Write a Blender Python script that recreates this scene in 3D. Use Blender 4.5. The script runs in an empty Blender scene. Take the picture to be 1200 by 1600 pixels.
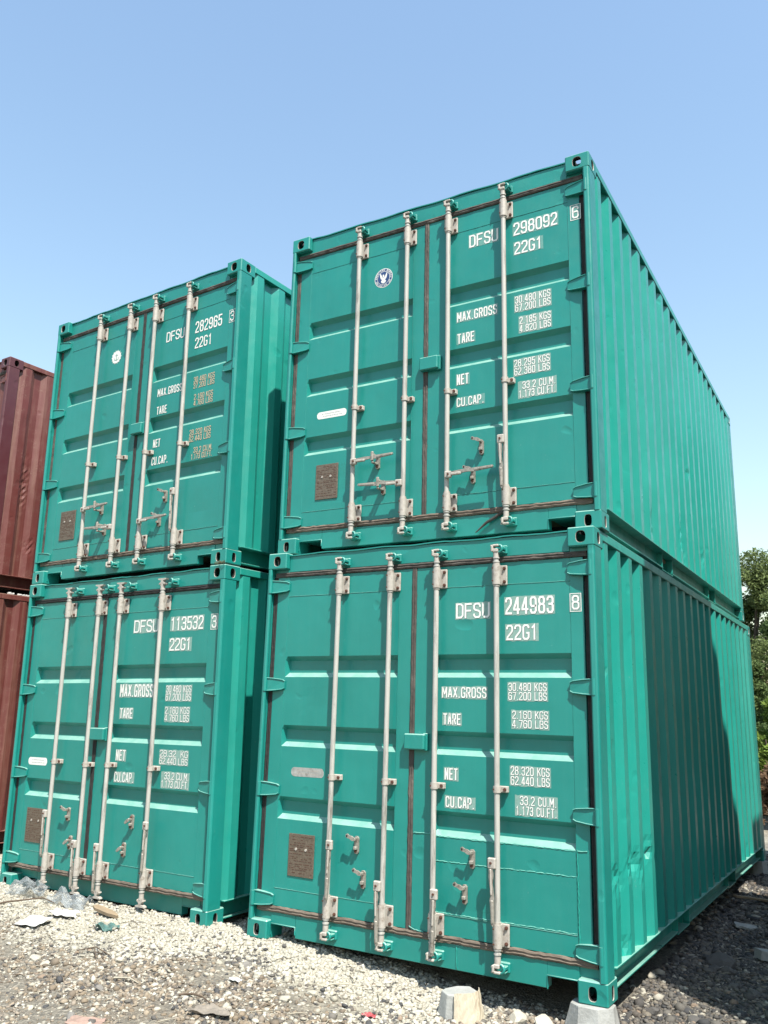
import bpy, math, random
import numpy as np
from mathutils import Vector, Matrix, Euler

random.seed(7)
rng = np.random.default_rng(7)
scene = bpy.context.scene
C = scene.collection
W, L, H = 2.438, 6.058, 2.591
PI = math.pi

# ------------------------------------------------------------------ camera
cam_d = bpy.data.cameras.new('camera')
cam_o = bpy.data.objects.new('camera', cam_d)
C.objects.link(cam_o)
cx, cy, cz = 1.4675702, -4.83152507, 1.47042323
yaw, pit, rol = -0.54411528, 0.23368791, 0.02804332
fw = Vector((math.sin(yaw)*math.cos(pit), math.cos(yaw)*math.cos(pit), math.sin(pit)))
rt = Vector((math.cos(yaw), -math.sin(yaw), 0))
up = rt.cross(fw)
r2 = rt*math.cos(rol) + up*math.sin(rol)
u2 = up*math.cos(rol) - rt*math.sin(rol)
m = Matrix((r2, u2, -fw)).transposed().to_4x4()
m.translation = Vector((cx, cy, cz))
cam_o.matrix_world = m
cam_d.sensor_fit = 'VERTICAL'
cam_d.sensor_height = 32.0
cam_d.lens = 1322.19/1600*32.0
cam_d.clip_start = 0.05
cam_d.clip_end = 2000
scene.camera = cam_o

# ------------------------------------------------------------------ light
KY, KZ = 0.82, 2.15
SUN = Vector((1.0, -KY, KZ)).normalized()
elev = math.asin(SUN.z)
azim = math.atan2(SUN.x, SUN.y)
world = bpy.data.worlds.new('World')
scene.world = world
world.use_nodes = True
wn = world.node_tree
bg = wn.nodes['Background']
sky = wn.nodes.new('ShaderNodeTexSky')
sky.sky_type = 'NISHITA'
sky.sun_disc = False
sky.sun_elevation = elev
sky.sun_rotation = azim
sky.altitude = 50
sky.air_density = 1.9
sky.dust_density = 1.1
sky.ozone_density = 2.8
wn.links.new(sky.outputs[0], bg.inputs[0])
bg.inputs[1].default_value = 0.112
sun_d = bpy.data.lights.new('sun', 'SUN')
sun_d.energy = 5.0
sun_d.angle = math.radians(0.53)
sun_d.color = (1.0, 0.95, 0.86)
sun_o = bpy.data.objects.new('sun', sun_d)
C.objects.link(sun_o)
sun_o.rotation_euler = SUN.to_track_quat('Z', 'Y').to_euler()
sun_o.location = (20, -16, 40)
scene.view_settings.view_transform = 'Standard'
scene.view_settings.look = 'None'
scene.view_settings.gamma = 1
scene.view_settings.exposure = 1.08
scene.view_settings.use_curve_mapping = False
scene.cycles.max_bounces = 8
scene.cycles.transparent_max_bounces = 12

# ------------------------------------------------------------------ materials
def new_mat(name):
    mt = bpy.data.materials.new(name)
    mt.use_nodes = True
    nt = mt.node_tree
    return mt, nt, nt.nodes['Principled BSDF']

def N(nt, t, **kw):
    n = nt.nodes.new(t)
    for k, v in kw.items():
        if k in n.inputs.keys():
            n.inputs[k].default_value = v
        else:
            setattr(n, k, v)
    return n

def noise(nt, co, scale, detail=4, rough=.55, dist=0):
    n = N(nt, 'ShaderNodeTexNoise')
    n.inputs['Scale'].default_value = scale
    n.inputs['Detail'].default_value = detail
    n.inputs['Roughness'].default_value = rough
    n.inputs['Distortion'].default_value = dist
    nt.links.new(co, n.inputs['Vector'])
    return n.outputs['Fac']

def ramp(nt, fac, stops):
    r = N(nt, 'ShaderNodeValToRGB')
    els = r.color_ramp.elements
    while len(els) < len(stops):
        els.new(.5)
    for e, (p, c) in zip(els, stops):
        e.position = p
        e.color = (c[0], c[1], c[2], 1) if hasattr(c, '__len__') else (c, c, c, 1)
    nt.links.new(fac, r.inputs[0])
    return r.outputs[0]

def mixc(nt, fac, a, b, mode='MIX'):
    x = N(nt, 'ShaderNodeMix', data_type='RGBA', blend_type=mode)
    for sock, v in ((x.inputs[0], fac), (x.inputs[6], a), (x.inputs[7], b)):
        if hasattr(v, 'is_linked'):
            nt.links.new(v, sock)
        elif hasattr(v, '__len__'):
            sock.default_value = (v[0], v[1], v[2], 1)
        else:
            sock.default_value = v
    return x.outputs[2]

def coords(nt, scale=(1, 1, 1), kind='Object', offset=None):
    tc = N(nt, 'ShaderNodeTexCoord')
    mp = N(nt, 'ShaderNodeMapping')
    mp.inputs['Scale'].default_value = scale
    nt.links.new(tc.outputs[kind], mp.inputs[0])
    if offset:
        oi = N(nt, 'ShaderNodeObjectInfo')
        ml = N(nt, 'ShaderNodeVectorMath', operation='SCALE')
        ml.inputs[0].default_value = (17., 31., 11.)
        nt.links.new(oi.outputs['Random'], ml.inputs['Scale'])
        nt.links.new(ml.outputs[0], mp.inputs['Location'])
    return mp.outputs[0]

def bump(nt, bs, layers):
    prev = None
    for h, strength, dist in layers:
        b = N(nt, 'ShaderNodeBump')
        b.inputs['Strength'].default_value = strength
        b.inputs['Distance'].default_value = dist
        nt.links.new(h, b.inputs['Height'])
        if prev is not None:
            nt.links.new(prev, b.inputs['Normal'])
        prev = b.outputs[0]
    nt.links.new(prev, bs.inputs['Normal'])

def paint(name, col, dusty, rough=.36, wear=(.62, .70), wearcol=(.17, .32, .28), dent=1.0, streak=None, ledge=(.26, .40, .34), coat=.10):
    mt, nt, bs = new_mat(name)
    co = coords(nt, offset=True)
    big = noise(nt, co, 1.3, 4, .6)
    mid = noise(nt, co, 9, 5, .65)
    c1 = mixc(nt, ramp(nt, big, [(.3, 0), (.72, 1)]), [v*.9 for v in col], [min(1, v*1.08) for v in col])
    # dusty film, in vertical runs
    run = noise(nt, coords(nt, (14, 14, .9), offset=True), 1.6, 4, .6)
    c2 = mixc(nt, ramp(nt, run, [(.45, 0), (.8, .12)]), c1, dusty)
    chips = ramp(nt, noise(nt, co, 55, 6, .75), [(wear[0], 0), (wear[1], .55)])
    cm = N(nt, 'ShaderNodeMath', operation='MULTIPLY')
    nt.links.new(chips, cm.inputs[0])
    nt.links.new(ramp(nt, mid, [(.52, 0), (.66, 1)]), cm.inputs[1])
    c3 = mixc(nt, cm.outputs[0], c2, wearcol)
    if streak:
        sm = noise(nt, coords(nt, (9, 9, .5), offset=True), 1.3, 6, .7)
        c3 = mixc(nt, ramp(nt, sm, [(.48, 0), (.62, .75)]), c3, streak)
    # paler tint on up-facing faces
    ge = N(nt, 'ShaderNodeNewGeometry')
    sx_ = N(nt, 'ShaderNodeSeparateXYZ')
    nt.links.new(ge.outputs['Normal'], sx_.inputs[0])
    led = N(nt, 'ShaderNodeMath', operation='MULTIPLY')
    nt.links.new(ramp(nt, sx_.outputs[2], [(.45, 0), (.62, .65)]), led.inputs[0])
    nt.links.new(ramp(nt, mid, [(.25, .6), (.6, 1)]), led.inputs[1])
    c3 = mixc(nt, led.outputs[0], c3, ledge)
    speck = ramp(nt, noise(nt, co, 120, 3, .8), [(.73, 0), (.76, .8)])
    sm2 = N(nt, 'ShaderNodeMath', operation='MULTIPLY')
    nt.links.new(speck, sm2.inputs[0])
    nt.links.new(ramp(nt, noise(nt, co, 2.3, 4, .6), [(.50, 0), (.64, 1)]), sm2.inputs[1])
    c3 = mixc(nt, sm2.outputs[0], c3, (.07, .045, .03))
    nt.links.new(c3, bs.inputs['Base Color'])
    rr = ramp(nt, mid, [(.3, rough-.06), (.75, rough+.16)])
    nt.links.new(rr, bs.inputs['Roughness'])
    bs.inputs['Specular IOR Level'].default_value = .5
    bs.inputs['Coat Weight'].default_value = coat
    bs.inputs['Coat Roughness'].default_value = .16
    fine = noise(nt, co, 330, 3, .6)
    wav = noise(nt, co, 3.2, 2, .5)
    ding = ramp(nt, noise(nt, co, 6.5, 1, .4), [(.70, 1), (.80, 0)])
    bump(nt, bs, [(wav, .5*dent, .012), (ding, .5*dent, .006), (mid, .25, .002), (fine, .22, .0007)])
    return mt

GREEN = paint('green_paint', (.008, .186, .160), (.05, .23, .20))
GREEN2 = paint('green_paint_side_sheen', (.013, .235, .192), (.08, .29, .25), rough=.33, wear=(.6, .68), wearcol=(.2, .36, .3))  # lighter copy of the green, sky reflection on the sides put into its colour
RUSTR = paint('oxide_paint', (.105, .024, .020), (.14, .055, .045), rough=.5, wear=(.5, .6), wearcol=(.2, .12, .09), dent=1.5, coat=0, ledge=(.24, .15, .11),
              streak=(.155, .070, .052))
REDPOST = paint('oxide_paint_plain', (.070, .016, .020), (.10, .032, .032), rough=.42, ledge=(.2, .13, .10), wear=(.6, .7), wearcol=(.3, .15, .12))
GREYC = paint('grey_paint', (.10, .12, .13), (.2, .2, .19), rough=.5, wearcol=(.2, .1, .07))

def simple(name, col, rough=.6, metal=0, vary=.15, scale=20, bumps=.3, bd=.001, dirt=None, dirt_amt=.5, stretch=(1, 1, 1)):
    mt, nt, bs = new_mat(name)
    co = coords(nt, stretch, offset=True)
    n1 = noise(nt, co, scale, 5, .65)
    c = mixc(nt, ramp(nt, n1, [(.3, 0), (.7, 1)]), [v*(1-vary) for v in col], [min(1, v*(1+vary)) for v in col])
    if dirt:
        n2 = noise(nt, co, scale*.6, 6, .75)
        c = mixc(nt, ramp(nt, n2, [(.52, 0), (.68, dirt_amt)]), c, dirt)
    nt.links.new(c, bs.inputs['Base Color'])
    bs.inputs['Roughness'].default_value = rough
    bs.inputs['Metallic'].default_value = metal
    bump(nt, bs, [(noise(nt, co, scale*4, 4, .6), bumps, bd)])
    return mt

ROD = simple('galvanised_paint', (.345, .338, .31), .5, 0, .14, 30, .3, .0008, (.11, .10, .085), .85, (1, 1, .12))
BRK = simple('bracket_paint', (.34, .315, .28), .55, 0, .12, 40, .4, .0008, (.15, .11, .08), .7)
HND = simple('worn_galvanised_steel', (0.2604, 0.2418, 0.2108), .5, .25, .25, 50, .5, .0008, (0.0744, 0.0558, 0.0372), .8)
BOLT = simple('rusty_bolt', (0.0806, 0.0341, 0.0217), .8, .1, .3, 80, .5, .0008)
RUB = simple('weathered_rubber', (.050, .043, .037), .8, 0, .35, 30, .8, .002, (.11, .096, .08), .8, (.25, .25, .25))
RUBD = simple('dark_rubber', (0.01364, 0.01302, 0.0124), .75, 0, .3, 40, .6, .001, (0.0496, 0.0434, 0.0372), .4)
RUBW = simple('bleached_rubber', (0.1178, 0.093, 0.0713), .85, 0, .35, 30, .9, .003, (0.0434, 0.0372, 0.031), .8, (.3, 1, 1))
WHITE = simple('white_vinyl', (0.64, 0.64, 0.608), .5, 0, .04, 30, .1, .0003, (0.36, 0.4, 0.36), .35)
TAN = simple('yellowed_vinyl', (0.465, 0.375, 0.255), .5, 0, .12, 60, .1, .0003, (0.225, 0.255, 0.195), .55)
GHOST = simple('old_label_film', (.165, .285, .25), .55, 0, .12, 60, .1, .0003, (.27, .33, .29), .7)
KRAFT = simple('dirty_packaging', (.17, .15, .125), .85, 0, .25, 18, .5, .002, (.08, .07, .06), .7)
GHOSTF = simple('faint_label_film', (.095, .25, .22), .5, 0, .10, 45, .1, .0003, (.19, .30, .26), .6)
EDGE = simple('lettering_shadow', (0.03, 0.06, 0.054), .6, 0, .1, 45, .1, .0003)  # dark colour for the painted shadow under the letters
NAVY = simple('navy_vinyl', (0.016, 0.044, 0.136), .45, 0, .1, 30, .1, .0003)
PLATE = simple('etched_bronze_plate', (0.124, 0.0961, 0.0713), .5, .35, .25, 90, .8, .0012, (0.2108, 0.1736, 0.1364), .7)
PRINT = simple('faded_print', (0.2604, 0.279, 0.2728), .6, 0, .2, 60, .1, .0003)
SILV = simple('worn_foil', (0.341, 0.3472, 0.3348), .4, .35, .25, 40, .3, .0008, (0.1736, 0.1674, 0.155), .8)
CONC = simple('concrete', (0.2604, 0.2666, 0.2542), .9, 0, .15, 14, .8, .004, (0.186, 0.1798, 0.1612), .6)
WOOD = simple('weathered_wood', (0.2232, 0.1674, 0.1054), .85, 0, .25, 24, .6, .002, (0.093, 0.0682, 0.0496), .6, (.2, 1, 1))
PALEW = simple('split_pale_bark', (.42, .37, .28), .85, 0, .12, 14, .8, .006, (.17, .11, .06), .8, (2.5, 2.5, .35))
PAPER = simple('paper_sheet', (.47, .47, .46), .8, 0, .08, 10, .3, .001, (.30, .28, .24), .6)
REDP = simple('red_plastic', (0.279, 0.0434, 0.0496), .5, 0, .2, 20, .3, .002, (0.279, 0.186, 0.1488), .6)
PINKB = simple('pinkish_card', (.24, .165, .135), .85, 0, .2, 15, .4, .002, (.16, .13, .10), .7)
TEALS = simple('teal_cloth', (.05, .12, .11), .8, 0, .4, 30, .6, .003, (.20, .22, .18), .8)
TWIG = simple('dry_twig', (0.0806, 0.0558, 0.0372), .9, 0, .3, 30, .5, .002)
PALET = simple('bleached_twig', (0.31, 0.2852, 0.2232), .9, 0, .2, 30, .5, .002)
GRASSD = simple('dry_moss', (0.153, 0.117, 0.054), .95, 0, .4, 60, .5, .002)
BARK = simple('bark', (0.1, 0.075, 0.055), .9, 0, .3, 8, .8, .02)

def film_mat():
    mt, nt, bs = new_mat('clear_plastic_film')
    bs.inputs['Base Color'].default_value = (.28, .31, .32, 1)
    bs.inputs['Roughness'].default_value = .22
    co = coords(nt)
    a = ramp(nt, noise(nt, co, 16, 4, .6), [(.3, .10), (.7, .60)])
    nt.links.new(a, bs.inputs['Alpha'])
    bump(nt, bs, [(noise(nt, co, 28, 4, .7, 1.5), .9, .012)])
    return mt
FILM = film_mat()

def leaf_mat(name, a, b):
    mt, nt, bs = new_mat(name)
    at = N(nt, 'ShaderNodeAttribute', attribute_name='tint')
    c = mixc(nt, at.outputs['Fac'], a, b)
    nt.links.new(c, bs.inputs['Base Color'])
    bs.inputs['Roughness'].default_value = .8
    bs.inputs['Specular IOR Level'].default_value = .2
    bs.inputs['Subsurface Weight'].default_value = 0
    tr = N(nt, 'ShaderNodeBsdfTranslucent')
    nt.links.new(c, tr.inputs[0])
    mx = N(nt, 'ShaderNodeMixShader')
    mx.inputs[0].default_value = .3
    nt.links.new(bs.outputs[0], mx.inputs[1])
    nt.links.new(tr.outputs[0], mx.inputs[2])
    nt.links.new(mx.outputs[0], nt.nodes['Material Output'].inputs[0])
    return mt
LEAFD = leaf_mat('dark_foliage', (.050, .085, .028), (.12, .165, .055))
LEAFO = leaf_mat('olive_foliage', (.075, .11, .035), (.16, .20, .075))
LEAFB = leaf_mat('bright_foliage', (.070, .130, .020), (.18, .25, .050))
LEAFX = leaf_mat('dead_brown_leaves', (.10, .060, .035), (.24, .16, .10))

def attr_mat(name, rough=.85):
    mt, nt, bs = new_mat(name)
    at = N(nt, 'ShaderNodeAttribute', attribute_name='stone_colour')
    co = coords(nt)
    n1 = noise(nt, co, 130, 4, .7)
    c = mixc(nt, 1.0, at.outputs['Color'], ramp(nt, n1, [(.3, .72), (.7, 1.0)]), 'MULTIPLY')
    nt.links.new(c, bs.inputs['Base Color'])
    bs.inputs['Roughness'].default_value = rough
    bump(nt, bs, [(noise(nt, co, 160, 4, .7), .5, .003)])
    return mt
STONE = attr_mat('stone')

# ------------------------------------------------------------------ mesh helpers
class MB:
    def __init__(s):
        s.v, s.f, s.mi, s.sm = [], [], [], []
    def add(s, vs, fs, mi=0, smooth=False):
        o = len(s.v)
        s.v += [tuple(p) for p in vs]
        for f in fs:
            s.f.append(tuple(o+i for i in f))
            s.mi.append(mi)
            s.sm.append(smooth)
    def mesh(s, name, mats):
        me = bpy.data.meshes.new(name)
        me.from_pydata(s.v, [], s.f)
        for mt in (mats if isinstance(mats, (list, tuple)) else [mats]):
            me.materials.append(mt)
        me.polygons.foreach_set('material_index', s.mi)
        me.polygons.foreach_set('use_smooth', s.sm)
        me.update()
        return me
    def box(s, x0, x1, y0, y1, z0, z1, b=0.0, mi=0, M=None):
        if x0 > x1: x0, x1 = x1, x0
        if y0 > y1: y0, y1 = y1, y0
        if z0 > z1: z0, z1 = z1, z0
        b = min(b, (x1-x0)*.45, (y1-y0)*.45, (z1-z0)*.45)
        if b <= 0:
            vs = [(x, y, z) for x in (x0, x1) for y in (y0, y1) for z in (z0, z1)]
            fs = [(0, 1, 3, 2), (4, 6, 7, 5), (0, 4, 5, 1), (2, 3, 7, 6), (0, 2, 6, 4), (1, 5, 7, 3)]
        else:
            vs, idx = [], {}
            lo, hi = (x0, y0, z0), (x1, y1, z1)
            for c in range(8):
                bit = ((c >> 2) & 1, (c >> 1) & 1, c & 1)
                for a in range(3):
                    p = []
                    for k in range(3):
                        e = hi[k] if bit[k] else lo[k]
                        if k != a:
                            e += -b if bit[k] else b
                        p.append(e)
                    idx[(c, a)] = len(vs)
                    vs.append(tuple(p))
            fs = []
            for a in range(3):
                o1, o2 = [k for k in range(3) if k != a]
                for s_ in (0, 1):
                    q = []
                    for (p1, p2) in ((0, 0), (1, 0), (1, 1), (0, 1)):
                        bb = [0, 0, 0]; bb[a] = s_; bb[o1] = p1; bb[o2] = p2
                        q.append(idx[(bb[0]*4+bb[1]*2+bb[2], a)])
                    flip = (s_ == 1) == (a == 1)
                    fs.append(tuple(reversed(q)) if flip else tuple(q))
                    if s_ == 0:
                        fs[-1] = tuple(reversed(fs[-1])) if False else fs[-1]
            for a in range(3):       # edges parallel to axis a
                o1, o2 = [k for k in range(3) if k != a]
                for s1 in (0, 1):
                    for s2 in (0, 1):
                        bb = [0, 0, 0]; bb[o1] = s1; bb[o2] = s2
                        c0 = bb[0]*4+bb[1]*2+bb[2]
                        bb[a] = 1
                        c1 = bb[0]*4+bb[1]*2+bb[2]
                        fs.append((idx[(c0, o1)], idx[(c1, o1)], idx[(c1, o2)], idx[(c0, o2)]))
            for c in range(8):
                fs.append((idx[(c, 0)], idx[(c, 1)], idx[(c, 2)]))
            # fix winding against centre
            ctr = Vector(((x0+x1)/2, (y0+y1)/2, (z0+z1)/2))
            ff = []
            for f in fs:
                p = [Vector(vs[i]) for i in f]
                n = (p[1]-p[0]).cross(p[2]-p[0])
                g = sum(p, Vector())/len(p)
                ff.append(f if n.dot(g-ctr) > 0 else tuple(reversed(f)))
            fs = ff
        if M is not None:
            vs = [tuple(M @ Vector(p)) for p in vs]
        s.add(vs, fs, mi)
    def tube(s, pts, rad, n=10, mi=0, cap=True, smooth=True, squash=None):
        pts = [Vector(p) for p in pts]
        rads = rad if hasattr(rad, '__len__') else [rad]*len(pts)
        vs, fs = [], []
        prev = None
        for i, p in enumerate(pts):
            d = (pts[min(i+1, len(pts)-1)] - pts[max(i-1, 0)]).normalized()
            if prev is None:
                a = Vector((0, 1, 0)) if abs(d.y) < .8 else Vector((1, 0, 0))
                u = d.cross(a).normalized()
            else:
                u = (prev - d*prev.dot(d)).normalized()
            prev = u
            w = d.cross(u)
            for k in range(n):
                t = 2*PI*k/n
                q = u*math.cos(t)*rads[i] + w*math.sin(t)*rads[i]
                if squash is not None:
                    q = Vector((q.x*squash[0], q.y*squash[1], q.z*squash[2]))
                vs.append(p+q)
        for i in range(len(pts)-1):
            for k in range(n):
                k2 = (k+1) % n
                fs.append((i*n+k, i*n+k2, (i+1)*n+k2, (i+1)*n+k))
        s.add(vs, fs, mi, smooth)
        if cap:
            o = len(pts)-1
            s.add(vs[:n], [tuple(reversed(range(n)))], mi)
            s.add(vs[o*n:], [tuple(range(n))], mi)
    def prism(s, poly, y0, y1, mi=0, M=None):
        """outline in x,z extruded from y0 (front) to y1"""
        n = len(poly)
        area = sum(poly[i][0]*poly[(i+1) % n][1]-poly[(i+1) % n][0]*poly[i][1] for i in range(n))
        if area < 0:
            poly = list(reversed(poly))
        vs = [(x, y0, z) for x, z in poly]+[(x, y1, z) for x, z in poly]
        fs = [tuple(range(n)), tuple(reversed(range(n, 2*n)))]
        fs += [(i, i+n, (i+1) % n+n, (i+1) % n) for i in range(n)]
        if M is not None:
            vs = [tuple(M @ Vector(p)) for p in vs]
        s.add(vs, fs, mi)

def link(name, me, parent=None, loc=(0, 0, 0), rot=(0, 0, 0), scl=(1, 1, 1)):
    o = bpy.data.objects.new(name, me)
    C.objects.link(o)
    o.location = loc
    o.rotation_euler = rot
    o.scale = scl
    if parent is not None:
        o.parent = parent
    return o

def tag(o, label=None, cat=None, group=None, kind=None):
    if label: o['label'] = label
    if cat: o['category'] = cat
    if group: o['group'] = group
    if kind: o['kind'] = kind
    return o

_cache = {}
def cached(key, fn):
    if key not in _cache:
        _cache[key] = fn()
    return _cache[key]

# ------------------------------------------------------------------ lettering made of strokes
def _loop(x0, x1, y0, y1, cx_=.22, cy_=.13):
    return [(x0+cx_, y0), (x1-cx_, y0), (x1, y0+cy_), (x1, y1-cy_), (x1-cx_, y1), (x0+cx_, y1), (x0, y1-cy_), (x0, y0+cy_), 'c']
GL = {
 '0': [_loop(0, 1, 0, 1)], 'O': [_loop(0, 1, 0, 1)],
 '1': [[(.12, .80), (.55, 1), (.55, 0)]],
 '2': [[(0, .80), (0, .87), (.22, 1), (.78, 1), (1, .87), (1, .66), (.9, .55), (.1, .16), (.02, 0), (1, 0)]],
 '3': [[(0, .82), (0, .87), (.22, 1), (.78, 1), (1, .87), (1, .64), (.78, .53), (.35, .53)], [(.78, .53), (1, .42), (1, .13), (.78, 0), (.22, 0), (0, .13), (0, .2)]],
 '4': [[(.72, 0), (.72, 1)], [(.62, 1), (0, .34), (0, .24), (1, .24)]],
 '5': [[(.95, 1), (.05, 1), (.05, .55), (.78, .6), (1, .48), (1, .13), (.78, 0), (.22, 0), (0, .13), (0, .2)]],
 '6': [[(1, .82), (1, .87), (.78, 1), (.22, 1), (0, .87), (0, .13), (.22, 0), (.78, 0), (1, .13), (1, .46), (.78, .58), (.05, .54)]],
 '7': [[(0, 1), (1, 1), (.4, 0)]],
 '8': [_loop(.03, .97, .54, 1), _loop(0, 1, 0, .54)],
 '9': [[(0, .18), (0, .13), (.22, 0), (.78, 0), (1, .13), (1, .87), (.78, 1), (.22, 1), (0, .87), (0, .54), (.22, .42), (.95, .46)]],
 'A': [[(0, 0), (.42, 1), (.58, 1), (1, 0)], [(.2, .3), (.8, .3)]],
 'B': [[(0, 0), (0, 1), (.75, 1), (.95, .88), (.95, .65), (.75, .54), (.1, .54)], [(.75, .54), (1, .42), (1, .12), (.78, 0), (.1, 0)]],
 'C': [[(1, .8), (1, .87), (.78, 1), (.22, 1), (0, .87), (0, .13), (.22, 0), (.78, 0), (1, .13), (1, .2)]],
 'D': [[(0, 0), (.7, 0), (1, .14), (1, .86), (.7, 1), (0, 1), 'c']],
 'E': [[(.95, 1), (0, 1), (0, 0), (.95, 0)], [(0, .52), (.8, .52)]],
 'F': [[(.95, 1), (0, 1), (0, 0)], [(0, .5), (.8, .5)]],
 'G': [[(1, .84), (1, .87), (.78, 1), (.22, 1), (0, .87), (0, .13), (.22, 0), (.78, 0), (1, .13), (1, .44), (.72, .44)]],
 'H': [[(0, 0), (0, 1)], [(1, 0), (1, 1)], [(0, .5), (1, .5)]],
 'I': [[(.5, 0), (.5, 1)]],
 'K': [[(0, 0), (0, 1)], [(.95, 1), (.1, .45)], [(.35, .6), (1, 0)]],
 'L': [[(0, 1), (0, 0), (.95, 0)]],
 'M': [[(0, 0), (0, 1)], [(.05, 1), (.5, .3)], [(.5, .3), (.95, 1)], [(1, 1), (1, 0)]],
 'N': [[(0, 0), (0, 1)], [(.04, 1), (.96, 0)], [(1, 0), (1, 1)]],
 'P': [[(0, 0), (0, 1), (.78, 1), (1, .88), (1, .58), (.78, .46), (.1, .46)]],
 'R': [[(0, 0), (0, 1), (.78, 1), (1, .88), (1, .6), (.78, .48), (.1, .48)], [(.55, .46), (1, 0)]],
 'S': [[(1, .8), (1, .87), (.78, 1), (.22, 1), (0, .87), (0, .64), (.2, .54), (.8, .46), (1, .36), (1, .13), (.78, 0), (.22, 0), (0, .13), (0, .2)]],
 'T': [[(0, 1), (1, 1)], [(.5, 1), (.5, 0)]],
 'U': [[(0, 1), (0, .13), (.22, 0), (.78, 0), (1, .13), (1, 1)]],
 'X': [[(0, 0), (1, 1)], [(0, 1), (1, 0)]],
}
ADV = {'.': .30, ' ': .45, 'I': .6, '1': .95, 'M': 1.25, '\'': .3}

def stroke(mb, pts, hw, mapf, lift, mi=0):
    closed = pts[-1] == 'c'
    P = [Vector(p) for p in (pts[:-1] if closed else pts)]
    if not closed:
        for (e, q) in ((0, 1), (-1, -2)):
            d = (P[e]-P[q]).normalized()
            P[e] = P[e]+d*hw*(.97 if min(abs(d.x), abs(d.y)) < .05 else .35)
    n = len(P)
    Lf, Rt = [], []
    for i in range(n):
        if closed:
            a, b = P[i]-P[i-1], P[(i+1) % n]-P[i]
        else:
            a = P[i]-P[i-1] if i else P[1]-P[0]
            b = P[i+1]-P[i] if i < n-1 else a
        a = a.normalized(); b = b.normalized()
        na, nb = Vector((-a.y, a.x)), Vector((-b.y, b.x))
        mm = (na+nb)
        mm = mm.normalized() if mm.length > 1e-6 else na
        k = hw/max(.45, mm.dot(na))
        Lf.append(P[i]+mm*k); Rt.append(P[i]-mm*k)
    vs = [mapf(p.x, p.y, lift) for p in Lf]+[mapf(p.x, p.y, lift) for p in Rt]
    fs = [(i+n, (i+1) % n+n, (i+1) % n, i) for i in range(n if closed else n-1)]
    mb.add(vs, fs, mi)

def layout(mb, text, wid, hei, hw, mapf, lift, mi=0):
    """text laid from 0..wid, 0..hei"""
    adv = [ADV.get(c, 1.0) for c in text]
    gap = 2*hw+.08*hei
    sx = (wid-2*hw-gap*(len(text)-1))/sum(adv)
    x = hw
    for c, a in zip(text, adv):
        if c == '.':
            cxp = x+a*sx*.5
            vs = [mapf(cxp-hw, 0, lift), mapf(cxp+hw, 0, lift), mapf(cxp+hw, 2*hw, lift), mapf(cxp-hw, 2*hw, lift)]
            mb.add(vs, [(0, 1, 2, 3)], mi)
        elif c in GL:
            for k, s_ in enumerate(GL[c]):
                pts = [p if p == 'c' else (x+p[0]*a*sx, hw+p[1]*(hei-2*hw)) for p in s_]
                stroke(mb, pts, hw, mapf, lift+k*.00012, mi)
        x += a*sx+gap

def lettering(parent, lines, x0, x1, z0, z1, y, ghost, mat, frame=False, seed=0):
    """one block of lines inside the given door rectangle"""
    mb = MB()
    r = random.Random(seed)
    nl = len(lines)
    h = (z1-z0)
    lh = h/(nl+(nl-1)*.12)
    tilt = r.uniform(-.004, .004)
    for i, t in enumerate(lines):
        zb = z1-lh*(i+1)-lh*.12*i
        off = 0
        t2 = t
        if t.startswith('>'):
            t2 = t[1:]; off = (x1-x0)*.10
        hw = lh*(.061 if nl == 1 else .056)
        layout(mb, t2, (x1-x0)-off, lh, hw, lambda a, b, l, zb=zb, off=off: (x0+off+a, y-.0010-l, zb+b+a*tilt), .0006, 0)
        layout(mb, t2, (x1-x0)-off, lh, hw*1.05, lambda a, b, l, zb=zb, off=off: (x0+off+a+.0018, y-.0006-l, zb+b-.0022+a*tilt), .0002, 2)  # same letters shifted down and right, drawn dark as their shadow
    if ghost:
        g = MB()
        pad = .007
        for i in range(nl):
            pass
        xs = np.linspace(x0-pad, x1+pad, 15)
        top = [(float(x), z1+pad*.6+r.uniform(-.003, .004)) for x in xs]
        bot = [(float(x), z0-pad*.8+r.uniform(-.003, .003)) for x in xs[::-1]]
        pl = bot[::-1]+top[::-1]
        n = len(xs)
        vs = [(p[0], y-.0003, p[1]) for p in bot[::-1]]+[(p[0], y-.0003, p[1]) for p in top]
        mb.add(vs, [(i, i+1, i+1+n, i+n) for i in range(n-1)], 1)
    if frame:
        b = .004; p = .012
        X0, X1, Z0, Z1 = x0-p, x1+p, z0-p, z1+p
        for (a, bb, c, d) in ((X0, X1, Z1-b, Z1), (X0, X1, Z0, Z0+b), (X0, X0+b, Z0+b, Z1-b), (X1-b, X1, Z0+b, Z1-b)):
            mb.add([(a, y-.0016, c), (bb, y-.0016, c), (bb, y-.0016, d), (a, y-.0016, d)], [(0, 1, 2, 3)], 0)
    return link('lettering', mb.mesh('lettering', [mat, ghost if ghost else WHITE, EDGE]), parent)

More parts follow.
